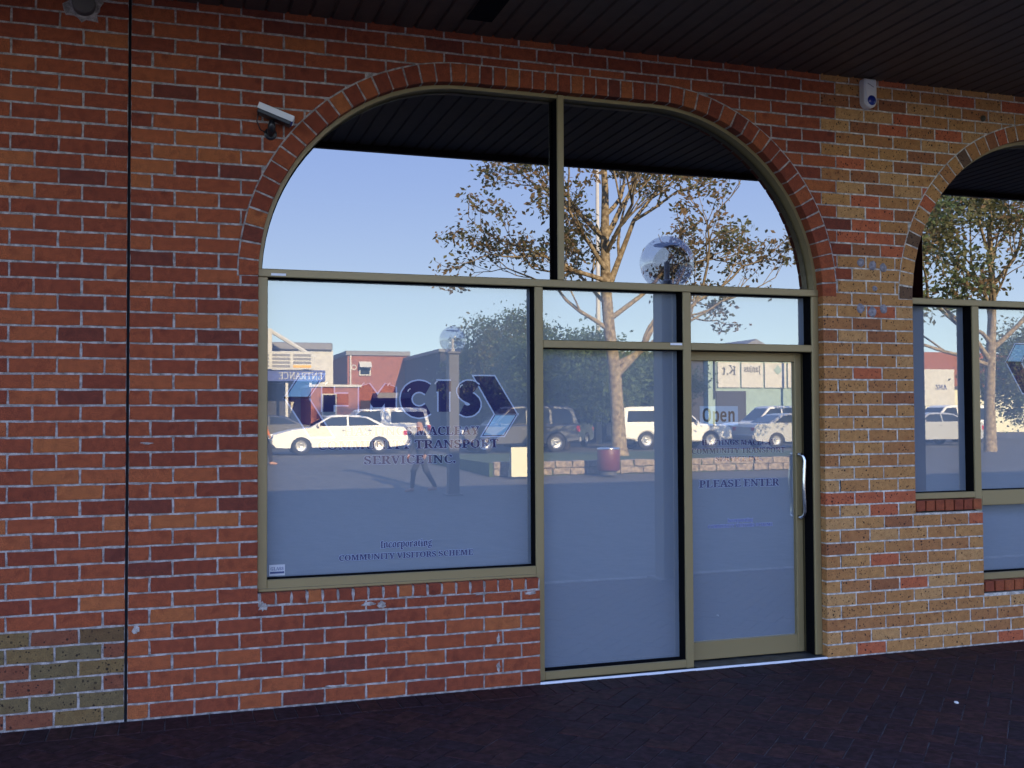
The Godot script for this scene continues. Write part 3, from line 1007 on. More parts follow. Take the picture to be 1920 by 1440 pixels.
# ---------------------------------------------------------------- floor, awning, building shell
func make_shell() -> void:
	var f := tag(thing("footpath", Vector3(2.5, 0, 0)), "", "", "", "structure") as Node3D
	var st := begin()
	box(st, Vector3(-32.5, -0.16, -0.12), Vector3(37.5, -0.006, 3.28))
	build(st, "joint_bed", M.joint_sand, f)
	var list := []
	# a row of headers along the wall, then herringbone at 45 degrees
	var flat := Basis(Vector3.RIGHT, -PI / 2)
	var meshes := []
	for k in 6:
		st = begin()
		slab(st, ragged(0.228, 0.112, 0.0012), 0.0, -0.05, 0.003)
		meshes.append(done(st))
	for i in range(-18, 60):
		var x := i * 0.1165 + 0.03
		if x > 2.34 and x < 4.53 and false: continue
		var c := Vector3(x, rng.randf_range(-0.0015, 0.001), 0.118 + 0.012)
		list.append({"at": c, "turn": Basis(Vector3.UP, PI / 2 + rng.randf_range(-0.008, 0.008)) * flat, "mesh": meshes[rng.randi() % 6], "material": M["paver_%d" % (rng.randi() % 4)], "seen": in_view(c, 0.026)})
	var u := 0.1165
	var clip := rect(-2.6, -3.27, 7.4, -0.252)
	for pp in range(-40, 60):
		for qq in range(-60, 60):
			var dd := posmod(pp - qq, 4)
			if dd != 0 and dd != 2: continue
			var c2 := Vector2(pp + 1.0, qq + 0.5) * u if dd == 0 else Vector2(pp + 0.5, qq) * u
			var g := c2.rotated(PI / 4) + Vector2(2.4, -1.7)
			if g.x < -2.7 or g.x > 7.5 or g.y < -3.4 or g.y > -0.1: continue
			var ang := PI / 4 if dd == 0 else PI * 3 / 4
			var r := rect(-0.1135, -0.0555, 0.1135, 0.0555)
			var poly := PackedVector2Array()
			for v in r: poly.append(v.rotated(ang) + g)
			var got := Geometry2D.intersect_polygons(poly, clip)
			if got.is_empty(): continue
			var whole := absf(g.y + 1.7) < 1.3
			var at := Vector3(g.x, rng.randf_range(-0.002, 0.0012), -g.y)
			var tone: Material = M["paver_%d" % (rng.randi() % 4)]
			var seen := in_view(at, 0.026)
			if whole:
				var tip := Basis(Vector3.UP, ang + rng.randf_range(-0.01, 0.01)) * flat
				list.append({"at": at, "turn": Basis(Vector3.RIGHT, rng.randf_range(-0.006, 0.006)) * tip, "mesh": meshes[rng.randi() % 6], "material": tone, "seen": seen})
			else:
				var q := PackedVector2Array()
				for v in got[0]: q.append(v - g)
				st = begin()
				slab(st, q, 0.0, -0.05, 0.002)
				list.append({"at": at, "turn": flat, "mesh": done(st), "material": tone, "seen": seen * 0.7})
	lay(f, list, "paver", "far_pavers")
	tag(block("kerb", Vector3(-30, -0.3, 3.285), Vector3(40, 0.0, 3.44), 0.02, M.concrete, self), "", "", "", "structure")
	st = smooth()
	lathe(st, [Vector2(0, 0.012), Vector2(0.008, 0.010), Vector2(0.012, 0.004), Vector2(0.010, 0.0)], Vector3.ZERO, 8)
	var lit := build(st, "litter_scrap", M.bird_white, self, Vector3(4.50, 0.002, 1.183))
	lit.scale = Vector3(0.8, 1.0, 1.5)
	tag(lit, "small white scrap of litter on the dark paving", "litter")
	# awning over the footpath
	var a := thing("street_awning", Vector3(2.5, 4.0, 0), "dark brown ribbed awning soffit over the footpath", "awning")
	st = begin()
	var x := -17.5
	while x < 20.0:
		quad(st, Vector3(x, 0.0, -0.3), Vector3(x + 0.10, 0.0, -0.3), Vector3(x + 0.10, 0.0, 2.50), Vector3(x, 0.0, 2.50), Vector3.DOWN)
		quad(st, Vector3(x + 0.10, 0.0, -0.3), Vector3(x + 0.108, 0.012, -0.3), Vector3(x + 0.108, 0.012, 2.50), Vector3(x + 0.10, 0.0, 2.50), Vector3(1, -1, 0))
		quad(st, Vector3(x + 0.108, 0.012, -0.3), Vector3(x + 0.117, 0.012, -0.3), Vector3(x + 0.117, 0.012, 2.50), Vector3(x + 0.108, 0.012, 2.50), Vector3.DOWN)
		quad(st, Vector3(x + 0.117, 0.012, -0.3), Vector3(x + 0.125, 0.0, -0.3), Vector3(x + 0.125, 0.0, 2.50), Vector3(x + 0.117, 0.012, 2.50), Vector3(-1, -1, 0))
		x += 0.125
	build(st, "soffit", M.soffit, a)
	block("fascia", Vector3(-17.5, -0.05, 2.50), Vector3(20, 0.42, 2.56), 0.004, M.fascia, a)
	block("roof_sheet", Vector3(-17.5, 0.30, -0.05), Vector3(20, 0.34, 2.50), 0.0, M.grey_roof, a)
	block("access_hatch", Vector3(1.87 - 2.5, -0.006, 0.24), Vector3(2.03 - 2.5, -0.001, 0.72), 0.002, M.sealant, a)
	# the building behind
	var b := thing("shop_building", Vector3(2.5, 0, -6), "two storey shop building behind the brick front", "building")
	block("upper_wall", Vector3(-18, 4.065, 5.86), Vector3(22, 6.9, 6.0), 0.0, M.far_brick, b)
	block("end_wall", Vector3(-18, -0.2, -9), Vector3(-17.8, 6.9, 5.86), 0.0, M.far_brick, b)
	block("end_wall", Vector3(21.8, -0.2, -9), Vector3(22, 6.9, 5.86), 0.0, M.far_brick, b)
	block("rear_wall", Vector3(-17.8, -0.2, -9), Vector3(21.8, 6.9, -8.8), 0.0, M.far_brick, b)
	block("flat_roof", Vector3(-17.8, 6.3, -8.8), Vector3(21.8, 6.5, 5.86), 0.0, M.grey_roof, b)
	block("front_wall", Vector3(-17.8, -0.2, 5.88), Vector3(-4.425, 4.06, 5.995), 0.0, M.far_brick, b)
	block("front_wall", Vector3(4.905, -0.2, 5.88), Vector3(21.8, 4.06, 5.995), 0.0, M.far_brick, b)
	# the room behind the glass
	var r := tag(thing("shop_interior", Vector3(3.8, 0, -2.5)), "", "", "", "structure") as Node3D
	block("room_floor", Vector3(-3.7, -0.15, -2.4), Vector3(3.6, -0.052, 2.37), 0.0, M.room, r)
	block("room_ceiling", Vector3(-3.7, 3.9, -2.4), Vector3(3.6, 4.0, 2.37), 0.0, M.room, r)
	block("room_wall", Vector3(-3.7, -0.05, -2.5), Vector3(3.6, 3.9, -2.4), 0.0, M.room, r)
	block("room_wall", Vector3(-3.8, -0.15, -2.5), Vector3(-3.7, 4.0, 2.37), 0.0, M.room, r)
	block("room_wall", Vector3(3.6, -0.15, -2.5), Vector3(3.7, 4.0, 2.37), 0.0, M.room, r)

# ---------------------------------------------------------------- the street that the glass reflects
func ground_at(z: float) -> float:
	var k := [[3.44, -0.13], [12.0, 0.0], [20.0, 0.2], [34.0, 0.28], [900.0, 0.28]]
	for i in k.size() - 1:
		if z <= k[i + 1][0]: return lerpf(k[i][1], k[i + 1][1], (z - k[i][0]) / (k[i + 1][0] - k[i][0]))
	return 0.28

# a side outline in x and y given width along z; the half width shrinks from w0 at y0 to w1 at y1
func hull(st: SurfaceTool, poly: PackedVector2Array, w0: float, w1: float, y0: float, y1: float, ch := 0.05) -> void:
	var p := ccw(poly)
	var f := inset(p, ch)
	var idx := Geometry2D.triangulate_polygon(f)
	if idx.is_empty():
		f = p
		idx = Geometry2D.triangulate_polygon(f)
	var at := func(v: Vector2, s: float, less: float) -> Vector3:
		return Vector3(v.x, v.y, s * (lerpf(w0, w1, clampf((v.y - y0) / (y1 - y0), 0, 1)) - less))
	for s in [-1.0, 1.0]:
		for i in range(0, idx.size(), 3):
			tri(st, at.call(f[idx[i]], s, 0.0), at.call(f[idx[i + 1]], s, 0.0), at.call(f[idx[i + 2]], s, 0.0), Vector3(0, 0.2, s))
		for i in p.size():
			var j := (i + 1) % p.size()
			var e := p[j] - p[i]
			quad(st, at.call(f[i], s, 0.0), at.call(f[j], s, 0.0), at.call(p[j], s, ch * 0.8), at.call(p[i], s, ch * 0.8), Vector3(e.y, -e.x, 0).normalized() + Vector3(0, 0, s))
	for i in p.size():
		var j := (i + 1) % p.size()
		var e := p[j] - p[i]
		quad(st, at.call(p[i], 1.0, ch * 0.8), at.call(p[j], 1.0, ch * 0.8), at.call(p[j], -1.0, ch * 0.8), at.call(p[i], -1.0, ch * 0.8), Vector3(e.y, -e.x, 0))

func side_pane(st: SurfaceTool, poly: Array, w0: float, w1: float, y0: float, y1: float, s: float) -> void:
	if true:
		var p := []
		for v in poly: p.append(Vector3(v.x, v.y, s * (lerpf(w0, w1, (v.y - y0) / (y1 - y0)) + 0.008)))
		for i in range(1, p.size() - 1): tri(st, p[0], p[i], p[i + 1], Vector3(0, 0, s))

func arc_notch(p: PackedVector2Array, cx: float, r: float, base: float) -> void:
	for i in 9:
		var a := PI * i / 8.0
		p.append(Vector2(cx + cos(a) * r, base + sin(a) * r))

func make_car(called: String, kind: String, paint: Material, at: Vector3, turn: float, label: String) -> Node3D:
	var t := thing(called, at, label, "car", "cars parked across the street", turn)
	var v2 := func(a: Array) -> PackedVector2Array:
		var p := PackedVector2Array()
		for q in a: p.append(Vector2(q[0], q[1]))
		return p
	var low: PackedVector2Array
	var top: PackedVector2Array
	var sides := []
	var y0 := 0.95
	var y1 := 1.42
	var wheel := 0.33
	var ax := [1.42, -1.38]
	if kind == "sedan":
		low = v2.call([[-1.9, 0.27], [-2.34, 0.32], [-2.44, 0.56], [-2.40, 0.86], [-2.28, 0.985], [-1.4, 1.03], [1.0, 0.985], [1.7, 0.90], [2.25, 0.76], [2.42, 0.62], [2.42, 0.40], [2.3, 0.27], [1.83, 0.25]])
		top = v2.call([[-1.72, 1.00], [-1.0, 1.36], [-0.6, 1.42], [0.12, 1.43], [0.38, 1.38], [1.14, 0.96]])
		sides = [[Vector2(0.92, 1.03), Vector2(0.33, 1.345), Vector2(-0.22, 1.365), Vector2(-0.22, 1.03)], [Vector2(-0.29, 1.03), Vector2(-0.29, 1.365), Vector2(-0.92, 1.32), Vector2(-1.42, 1.05)]]
	elif kind == "ute":
		y1 = 1.72
		wheel = 0.37
		ax = [1.48, -1.42]
		low = v2.call([[-1.95, 0.40], [-2.42, 0.46], [-2.44, 1.02], [1.0, 1.02], [1.9, 0.98], [2.32, 0.90], [2.42, 0.72], [2.42, 0.46], [2.3, 0.40], [1.98, 0.38]])
		top = v2.call([[-2.40, 1.0], [-2.30, 1.64], [-2.1, 1.70], [-0.72, 1.72], [-0.60, 1.66], [0.28, 1.66], [0.45, 1.60], [1.1, 1.0]])
		sides = [[Vector2(0.94, 1.07), Vector2(0.40, 1.56), Vector2(-0.40, 1.58), Vector2(-0.40, 1.07)], [Vector2(-0.82, 1.10), Vector2(-0.82, 1.54), Vector2(-2.14, 1.54), Vector2(-2.24, 1.10)]]
	else:
		y1 = 1.76
		wheel = 0.36
		low = v2.call([[-1.9, 0.36], [-2.3, 0.40], [-2.36, 1.04], [1.05, 1.02], [1.9, 0.97], [2.22, 0.86], [2.3, 0.44], [2.2, 0.36], [1.9, 0.35]])
		top = v2.call([[-2.32, 1.02], [-2.16, 1.66], [-1.9, 1.75], [0.0, 1.76], [0.35, 1.70], [1.12, 1.0]])
		sides = [[Vector2(0.98, 1.07), Vector2(0.32, 1.63), Vector2(-0.22, 1.66), Vector2(-0.22, 1.07)], [Vector2(-0.30, 1.07), Vector2(-0.30, 1.66), Vector2(-1.15, 1.65), Vector2(-1.15, 1.07)], [Vector2(-1.25, 1.07), Vector2(-1.25, 1.65), Vector2(-1.98, 1.60), Vector2(-2.12, 1.07)]]
	var wy := wheel + 0.0
	arc_notch(low, ax[0], wheel + 0.05, wy - 0.06)
	arc_notch(low, ax[1], wheel + 0.05, wy - 0.06)
	var st := begin()
	hull(st, low, 0.88, 0.86, 0.3, 1.0, 0.05)
	build(st, "body", paint, t)
	st = begin()
	hull(st, top, 0.82, 0.62, y0, y1, 0.05)
	build(st, "cabin", paint, t)
	for s in sides:
		for e in [-1.0, 1.0]:
			st = begin()
			side_pane(st, s, 0.82, 0.62, y0, y1, e)
			build(st, "side_window", M.car_window, t)
	# windscreen and rear window lie on the sloping ends of the cabin
	for e in [1, 0]:
		var a: Vector2 = top[top.size() - 1] if e else top[0]
		var b: Vector2 = top[top.size() - 2] if e else top[1]
		var n := Vector2((a - b).y, -(a - b).x).normalized() * (-1.0 if e else 1.0)
		if n.y < 0: n = -n
		st = begin()
		var pa := a.lerp(b, 0.12) + n * 0.012
		var pb := a.lerp(b, 0.92) + n * 0.012
		quad(st, Vector3(pa.x, pa.y, 0.70), Vector3(pb.x, pb.y, 0.56), Vector3(pb.x, pb.y, -0.56), Vector3(pa.x, pa.y, -0.70), Vector3(n.x, n.y, 0))
		build(st, "windscreen" if e else "rear_window", M.car_window, t)
	for x in ax:
		for s in [-1.0, 1.0]:
			st = smooth()
			lathe(st, [Vector2(wheel * 0.62, -0.10), Vector2(wheel * 0.95, -0.10), Vector2(wheel, -0.06), Vector2(wheel, 0.06), Vector2(wheel * 0.95, 0.10), Vector2(wheel * 0.62, 0.10)], Vector3.ZERO, 22)
			var w := build(st, "wheel", M.tyre, t, Vector3(x, wheel, s * 0.76))
			w.rotation.x = s * PI / 2
			st = begin()
			lathe(st, [Vector2(0, 0.07), Vector2(wheel * 0.2, 0.08), Vector2(wheel * 0.28, 0.05), Vector2(wheel * 0.5, 0.06), Vector2(wheel * 0.63, 0.095), Vector2(wheel * 0.63, -0.09)], Vector3.ZERO, 22)
			build(st, "rim", M.rim, w)
	var fx: float = low[0].x
	var rx: float = low[0].x
	for v in low:
		fx = maxf(fx, v.x)
		rx = minf(rx, v.x)
	for s in [-1.0, 1.0]:
		block("headlight", Vector3(fx - 0.16, 0.60 if kind == "sedan" else 0.70, s * 0.66 - 0.16), Vector3(fx - 0.02, 0.74 if kind == "sedan" else 0.86, s * 0.66 + 0.18), 0.02, M.lamp_clear, t)
		block("tail_light", Vector3(rx + 0.02, 0.66 if kind == "sedan" else 0.74, s * 0.72 - 0.12), Vector3(rx + 0.18, 0.86 if kind == "sedan" else 1.0, s * 0.72 + 0.15), 0.02, M.lamp_red, t)
		for x in [0.0, -0.95]:
			if kind == "ute" and x < -0.5: continue
			block("door_handle", Vector3(x - 0.14, 0.86, s * 0.885 - 0.012), Vector3(x - 0.02, 0.89, s * 0.885 + 0.012), 0.005, M.car_grey, t)
		block("wing_mirror", Vector3(0.78, 1.0, s * 0.93 - 0.10), Vector3(0.86, 1.12, s * 0.93 + 0.08), 0.02, paint, t)
	block("bumper", Vector3(fx - 0.06, 0.36, -0.84), Vector3(fx + 0.05, 0.54, 0.84), 0.03, M.car_grey, t)
	block("bumper", Vector3(rx - 0.05, 0.38, -0.84), Vector3(rx + 0.06, 0.56, 0.84), 0.03, M.car_grey, t)
	return t

func leaf(st: SurfaceTool, p: Vector3, size: float) -> void:
	var a := Vector3(rng.randf_range(-1, 1), rng.randf_range(-0.9, 0.6), rng.randf_range(-1, 1)).normalized()
	var b := a.cross(Vector3(rng.randf_range(-1, 1), rng.randf_range(-1, 1), rng.randf_range(-1, 1))).normalized()
	var s := size * rng.randf_range(0.7, 1.3)
	var n := a.cross(b)
	st.add_vertex(p); st.add_vertex(p + a * s * 0.5 + b * s * 0.26 + n * s * 0.06); st.add_vertex(p + a * s)
	st.add_vertex(p); st.add_vertex(p + a * s); st.add_vertex(p + a * s * 0.5 - b * s * 0.26 + n * s * 0.06)

func limb(st: SurfaceTool, tips: Array, p: Vector3, d: Vector3, length: float, r: float, depth: int, lift: float) -> void:
	var pts := [p]
	var rad := [r]
	var n := 4
	for i in n:
		d = (d + Vector3(rng.randf_range(-0.22, 0.22), rng.randf_range(-0.14, 0.2) + lift, rng.randf_range(-0.22, 0.22))).normalized()
		p += d * length / n
		pts.append(p)
		rad.append(lerpf(r, r * 0.55, (i + 1.0) / n))
	tube(st, pts, rad, 7 if r > 0.06 else 4, false)
	if depth == 0:
		tips.append(p)
		tips.append(pts[3])
		return
	var k := 3 if depth > 1 else 4
	for i in k:
		var at: Vector3 = pts[n] if i < 2 else pts[2 + i % 2]
		var side := d.cross(Vector3(rng.randf_range(-1, 1), rng.randf_range(-1, 1), rng.randf_range(-1, 1))).normalized()
		limb(st, tips, at, (d + side * rng.randf_range(0.45, 0.95)).normalized(), length * rng.randf_range(0.55, 0.8), r * 0.52, depth - 1, lift)

# limbs: [from height share, direction, length, radius]
func make_tree(called: String, label: String, base: Vector3, spine: Array, limbs: Array, bark: Material, leaves: Array, per_tip: int, leaf_size: float, spread: float, depth := 2) -> void:
	var t := thing(called, base, label, "tree")
	var st := smooth()
	var tips := []
	var pts := []
	var rad := []
	for s in spine:
		pts.append(Vector3(s[0], s[1], s[2]))
		rad.append(s[3])
	tube(st, pts, rad, 12, false)
	for l in limbs:
		limb(st, tips, Vector3(l[0], l[1], l[2]), Vector3(l[3], l[4], l[5]).normalized(), l[6], l[7], depth, 0.05)
	build(st, "trunk", bark, t)
	var tools := []
	for m in leaves: tools.append(begin())
	for p in tips:
		var s = tools[rng.randi() % tools.size()]
		if rng.randf() < 0.12: continue
		for i in per_tip:
			var o := Vector3(rng.randfn(0, 1), rng.randfn(0, 0.7), rng.randfn(0, 1)) * spread
			leaf(s, p + o, leaf_size)
	for i in tools.size(): build(tools[i], "crown", M[leaves[i]], t)

# a full crown: leaves spread through lumps inside an ellipsoid
func make_bushy(called: String, label: String, base: Vector3, centre: Vector3, size: Vector3, count: int, leaf_size: float, leaves: Array, category := "tree") -> void:
	var t := thing(called, base, label, category)
	var st := smooth()
	tube(st, [Vector3.ZERO, Vector3(0.05, centre.y * 0.5, 0), Vector3(centre.x, centre.y, centre.z)], [0.16, 0.13, 0.06], 9, false)
	for i in 7:
		var a := TAU * i / 7
		tube(st, [Vector3(0.03, centre.y * 0.55, 0), centre * 0.8 + Vector3(cos(a), 0.4, sin(a)) * size * 0.35, centre + Vector3(cos(a), rng.randf_range(0.1, 0.8), sin(a)) * size * 0.75], [0.07, 0.05, 0.02], 5, false)
	build(st, "trunk", M.dark_bark, t)
	var tools := []
	for m in leaves: tools.append(begin())
	var lumps := count / 60
	for k in lumps:
		var d := Vector3(rng.randfn(0, 1), rng.randfn(0, 1), rng.randfn(0, 1)).normalized() * pow(rng.randf(), 0.4)
		var c := centre + d * size
		var s = tools[rng.randi() % tools.size()]
		var r := rng.randf_range(0.18, 0.42)
		for i in 60:
			leaf(s, c + Vector3(rng.randfn(0, 1), rng.randfn(0, 0.8), rng.randfn(0, 1)) * r, leaf_size)
	for i in tools.size(): build(tools[i], "crown", M[leaves[i]], t)

# a standing figure: tapered bones joined by a smooth minimum, meshed as surface nets
func bone_field(p: Vector3, bones: Array) -> float:
	var d := 9.0
	for b in bones:
		var ab: Vector3 = b[1] - b[0]
		var h := clampf((p - b[0]).dot(ab) / ab.length_squared(), 0.0, 1.0)
		var e: float = (p - b[0] - ab * h).length() - lerpf(b[2], b[3], h)
		var k := 0.035
		var m := maxf(k - absf(d - e), 0.0) / k
		d = minf(d, e) - m * m * k * 0.25
	return d

func net(bones: Array, cell: float) -> ArrayMesh:
	var lo := Vector3(9, 9, 9)
	var hi := -lo
	for b in bones:
		for e in 2:
			lo = lo.min(b[e] - Vector3.ONE * (b[2 + e] + cell * 2))
			hi = hi.max(b[e] + Vector3.ONE * (b[2 + e] + cell * 2))
	var n := Vector3i(((hi - lo) / cell).ceil()) + Vector3i.ONE
	var f := PackedFloat32Array()
	f.resize(n.x * n.y * n.z)
	for z in n.z:
		for y in n.y:
			for x in n.x: f[(z * n.y + y) * n.x + x] = bone_field(lo + Vector3(x, y, z) * cell, bones)
	var verts := {}
	var st := smooth()
	var step := [1, n.x, n.x * n.y]
	for z in n.z - 1:
		for y in n.y - 1:
			for x in n.x - 1:
				var i := (z * n.y + y) * n.x + x
				var sum := Vector3.ZERO
				var c := 0
				for ax in 3:
					for e in 4:
						var o := Vector3i(x, y, z)
						o[(ax + 1) % 3] += e & 1
						o[(ax + 2) % 3] += e >> 1
						var k := (o.z * n.y + o.y) * n.x + o.x
						var a := f[k]
						var b := f[k + step[ax]]
						if (a < 0) != (b < 0):
							var v := Vector3(o)
							v[ax] += a / (a - b)
							sum += v
							c += 1
				if c: verts[i] = lo + sum / c * cell
	for z in range(1, n.z - 1):
		for y in range(1, n.y - 1):
			for x in range(1, n.x - 1):
				var i := (z * n.y + y) * n.x + x
				for ax in 3:
					if (f[i] < 0) != (f[i + step[ax]] < 0):
						var b: int = step[(ax + 1) % 3]
						var c: int = step[(ax + 2) % 3]
						var q := [i, i - b, i - b - c, i - c]
						if verts.has(q[0]) and verts.has(q[1]) and verts.has(q[2]) and verts.has(q[3]):
							var out := Vector3.ZERO
							out[ax] = 1.0 if f[i] < 0 else -1.0
							quad(st, verts[q[0]], verts[q[1]], verts[q[2]], verts[q[3]], out)
	return done(st)

func make_person(at: Vector3, turn: float, label: String, shirt: Material, legs: Material, hair: Material, tall := 1.0) -> void:
	var t := thing("person", at, label, "person", "", turn)
	t.scale = Vector3.ONE * tall
	var v := func(x: float, y: float, z: float) -> Vector3: return Vector3(x, y, z)
	# walking along +x, one leg ahead; skin first, then the clothes over it
	var skin := [[v.call(0.03, 1.50, 0), v.call(0.035, 1.62, 0), 0.075, 0.088], [v.call(0.02, 1.38, 0), v.call(0.03, 1.50, 0), 0.055, 0.05], [v.call(0.02, 1.36, 0), v.call(0.0, 1.0, 0), 0.12, 0.11], [v.call(0.11, 1.555, 0), v.call(0.125, 1.545, 0), 0.012, 0.014]]
	for s in [-1.0, 1.0]:
		var swing: float = 0.16 * s
		skin.append([v.call(0.02, 1.36, 0.17 * s), v.call(-swing, 1.10, 0.20 * s), 0.045, 0.038])
		skin.append([v.call(-swing, 1.10, 0.20 * s), v.call(-swing + 0.10, 0.88, 0.20 * s), 0.036, 0.027])
		for k in 4: skin.append([v.call(-swing + 0.11, 0.86, (0.20 + (k - 1.5) * 0.016) * s), v.call(-swing + 0.135, 0.775 + absf(k - 1.4) * 0.01, (0.20 + (k - 1.5) * 0.018) * s), 0.011, 0.009])
		skin.append([v.call(-swing + 0.12, 0.86, 0.175 * s), v.call(-swing + 0.155, 0.815, 0.165 * s), 0.012, 0.009])
		skin.append([v.call(0.0, 0.92, 0.09 * s), v.call(swing * 1.1 + 0.04, 0.50, 0.10 * s), 0.08, 0.055])
		skin.append([v.call(swing * 1.1 + 0.04, 0.50, 0.10 * s), v.call(swing * 1.9 - 0.05, 0.09, 0.10 * s), 0.052, 0.036])
		skin.append([v.call(swing * 1.9 - 0.06, 0.05, 0.10 * s), v.call(swing * 1.9 + 0.10, 0.035, 0.11 * s), 0.045, 0.035])
	part("body", net(skin, 0.02), M.skin, t)
	var top := [[v.call(0.02, 1.36, 0.13), v.call(0.02, 1.36, -0.13), 0.085, 0.085], [v.call(0.02, 1.34, 0.05), v.call(0.0, 0.98, 0.06), 0.125, 0.125], [v.call(0.02, 1.34, -0.05), v.call(0.0, 0.98, -0.06), 0.125, 0.125]]
	for s in [-1.0, 1.0]:
		top.append([v.call(0.02, 1.37, 0.17 * s), v.call(-0.16 * s, 1.10, 0.20 * s), 0.060, 0.052])
		top.append([v.call(-0.16 * s, 1.10, 0.20 * s), v.call(-0.16 * s + 0.09, 0.90, 0.20 * s), 0.052, 0.042])
	part("shirt", net(top, 0.025), shirt, t)
	var low := [[v.call(0.0, 0.98, 0.05), v.call(0.0, 0.98, -0.05), 0.122, 0.122]]
	for s in [-1.0, 1.0]:
		var swing: float = 0.16 * s
		low.append([v.call(0.0, 0.92, 0.09 * s), v.call(swing * 1.1 + 0.04, 0.50, 0.10 * s), 0.095, 0.070])
		low.append([v.call(swing * 1.1 + 0.04, 0.50, 0.10 * s), v.call(swing * 1.9 - 0.05, 0.12, 0.10 * s), 0.068, 0.055])
	part("trousers", net(low, 0.025), legs, t)
	part("hair", net([[v.call(0.0, 1.66, 0.0), v.call(0.03, 1.68, 0.0), 0.085, 0.08], [v.call(-0.03, 1.60, 0.0), v.call(-0.02, 1.56, 0), 0.07, 0.05]], 0.02), hair, t)

func facing_words(text: String, x_right: float, x_left: float, base: float, cap: float, z: float, ink: Material, parent: Node3D, font: Font) -> void:
	# lettering on a wall that faces the shop: it reads from +x to -x
	var holder := Node3D.new()
	holder.name = "lettering"
	parent.add_child(holder, true)
	holder.position = Vector3((x_right + x_left) / 2, base, z) - parent.position
	holder.rotation.y = PI
	var tm := TextMesh.new()
	tm.text = text
	tm.font = font
	tm.font_size = 32
	tm.pixel_size = 0.01
	tm.depth = 0.1
	tm.vertical_alignment = VERTICAL_ALIGNMENT_BOTTOM
	var bb := tm.get_aabb()
	var o := part("letters", tm, ink, holder)
	o.scale = Vector3((x_right - x_left) / bb.size.x, cap / (0.72 * 0.32), 0.2)
	o.position.y = -bb.position.y * o.scale.y

